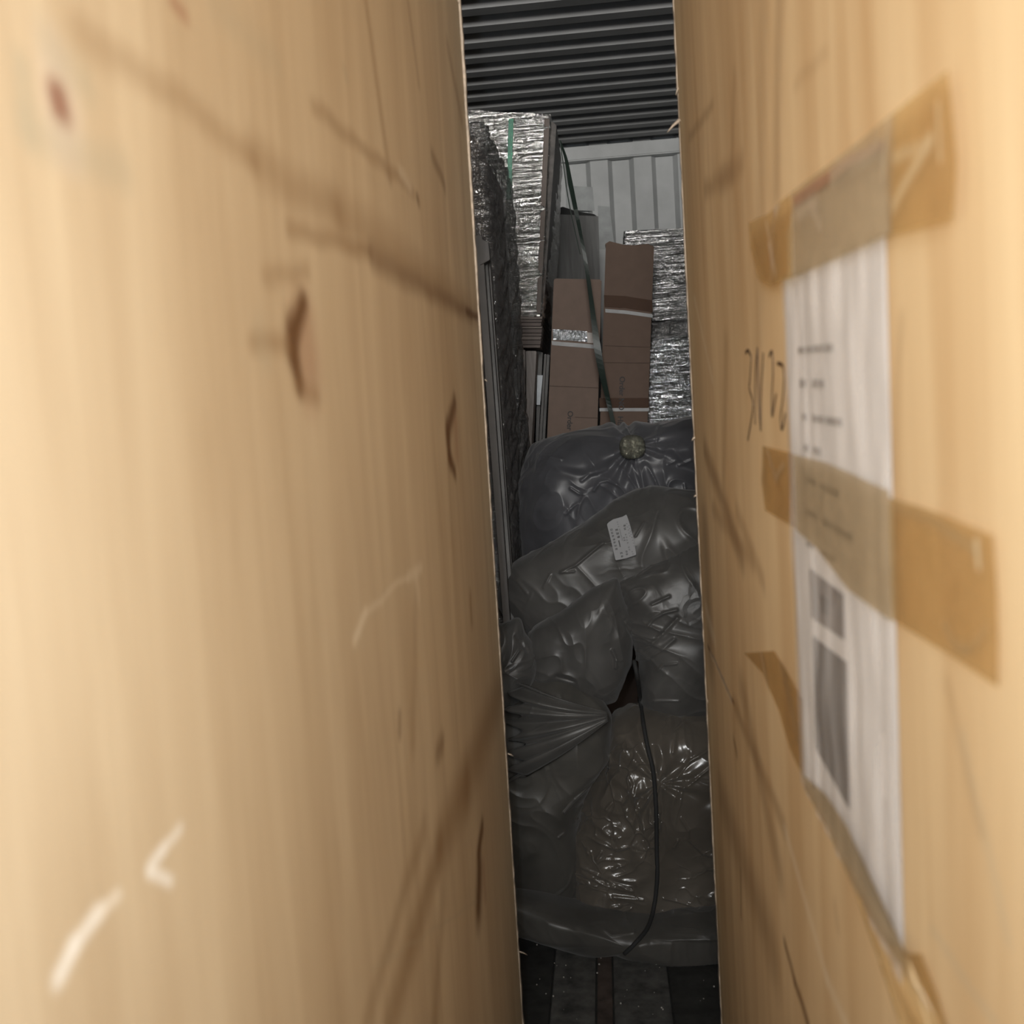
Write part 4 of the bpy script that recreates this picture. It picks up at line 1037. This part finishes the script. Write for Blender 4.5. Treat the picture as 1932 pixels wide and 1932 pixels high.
ux, uy = Vector((0.246, 0.969)), Vector((0.97, -0.24))      # along the writing (down the sticker) and its upward side
def glyphs(x, y, n, s, gap, mat, blank=()):
    for k in range(n):
        if k in blank: continue
        cx, cy = x + ux.x * k * (s + gap), y + ux.y * k * (s + gap)
        # each character: three or four little strokes
        for (a, b, w, h) in random.sample([(0.1, 0.1, 0.8, 0.16), (0.1, 0.45, 0.8, 0.16), (0.1, 0.8, 0.8, 0.16), (0.15, 0.1, 0.18, 0.8), (0.65, 0.1, 0.18, 0.8), (0.4, 0.1, 0.18, 0.9)], 4):
            pts = [(a, b), (a + w, b), (a + w, b + h), (a, b + h)]
            pts = [(cx + ux.x * s * q[0] + uy.x * s * q[1], cy + ux.y * s * q[0] + uy.y * s * q[1]) for q in pts]
            poly_plate('printed_character', z1(pts), mat, stk, 0.0012, 0.0003)
glyphs(525, 660, 3, 95, 25, M_INK)
poly_plate('printed_character', z1([(640, 1050), (675, 1040), (718, 1260), (690, 1265)]), M_INK, stk, 0.0012, 0.0003)
glyphs(360, 660, 7, 85, 25, M_SINK)
glyphs(585, 420, 3, 45, 35, M_SINK2); glyphs(655, 660, 8, 45, 8, M_SINK2)
glyphs(785, 520, 2, 90, 20, M_SINK); glyphs(790, 940, 2, 60, 25, M_SINK); glyphs(850, 830, 4, 60, 35, M_SINK2)
glyphs(690, 1440, 2, 85, 25, M_SINK); glyphs(860, 1390, 2, 80, 12, M_SINK); glyphs(950, 1250, 2, 60, 20, M_SINK2)
glyphs(890, 480, 5, 45, 60, M_SINK2); glyphs(970, 540, 8, 40, 60, M_SINK2); glyphs(1080, 1400, 2, 45, 30, M_SINK2)
# tape knot on the top bag
tp = [drape(p, skin(b1), 0.004) for p in ((1172, 830), (1212, 826), (1216, 862), (1178, 862))]
M_KNOT = film('yellowish_clear_tape', (0.26, 0.255, 0.20), 0.35, 60, 60, 0.8, 0.15, 0.6, 2.0)
cpx = (1194, 843); yk = min(p.y for p in tp) - 0.012
bag_mesh('tape_knot', cpx, (23, 21), yk, 0.018, M_KNOT, b1, e=(0.8, 0.8), lump=0.006, wrk=0.003, nu=50, nv=40, seed=51.0)

# pleated gathered neck lying across the left of the pile
M_NECK = bagmat('bag_film_neck', (0.07, 0.067, 0.062), 0.2, 45.0, 0.38)
V, Fc = [], []
apex = atY(1146, 1352, 2.02); n1, n2 = 40, 30
left_edge = [atY(975 + 18 * math.sin(i * 1.1) - (6 if 8 < i < 20 else 0), 1288 + i * 4.9, 2.035 + 0.008 * math.sin(i * 0.9)) for i in range(n1)]
for i, L in enumerate(left_edge):
    for j in range(n2 + 1):
        s_ = j / n2
        p = L.lerp(apex + Vector((0, 0, (0.5 - i / n1) * 0.02)), s_)
        p.y += (0.010 * (math.sin(i * 0.55 + 0.9 * math.sin(i * .31)) + 0.25 * math.sin(i * 1.7)) * (1 - s_ * 0.8) - 0.018 * math.sin(math.pi * s_))
        V.append(p)
for i in range(n1 - 1):
    for j in range(n2):
        a = i * (n2 + 1) + j; Fc.append((a, a + 1, a + n2 + 2, a + n2 + 1))
nk = obj('gathered_neck', V, Fc, M_NECK, b6, True)
sd = nk.modifiers.new('thick', 'SOLIDIFY'); sd.thickness = 0.002

# black cord over the pile
cord = thing('black_cord', atY(1185, 1795, 1.97), 'black cord hanging down the front of the bag pile', 'cord')
cpts = [(1196, 1246), (1203, 1280), (1208, 1320), (1213, 1360), (1222, 1410), (1233, 1460), (1238, 1530), (1239, 1600), (1240, 1655), (1234, 1710), (1222, 1750), (1200, 1778), (1178, 1800)]
skins = [skin(t) for t in (b1, b2, b3, b4, b5, b6, b7, b8)]
def front_hit(px, lift=0.004):
    best = None; d = ray(*px).normalized()
    for s in skins:
        ok, loc, n_, i_ = s.ray_cast(CAM, d)
        if ok and (best is None or loc.y < best.y): best = loc
    return (best - d * lift) if best else atY(*px, 2.05)
CP = smooth_path([front_hit(p) for p in cpts], 5)
tube('cord', CP, 0.0045, M_BLACK, cord, 8)
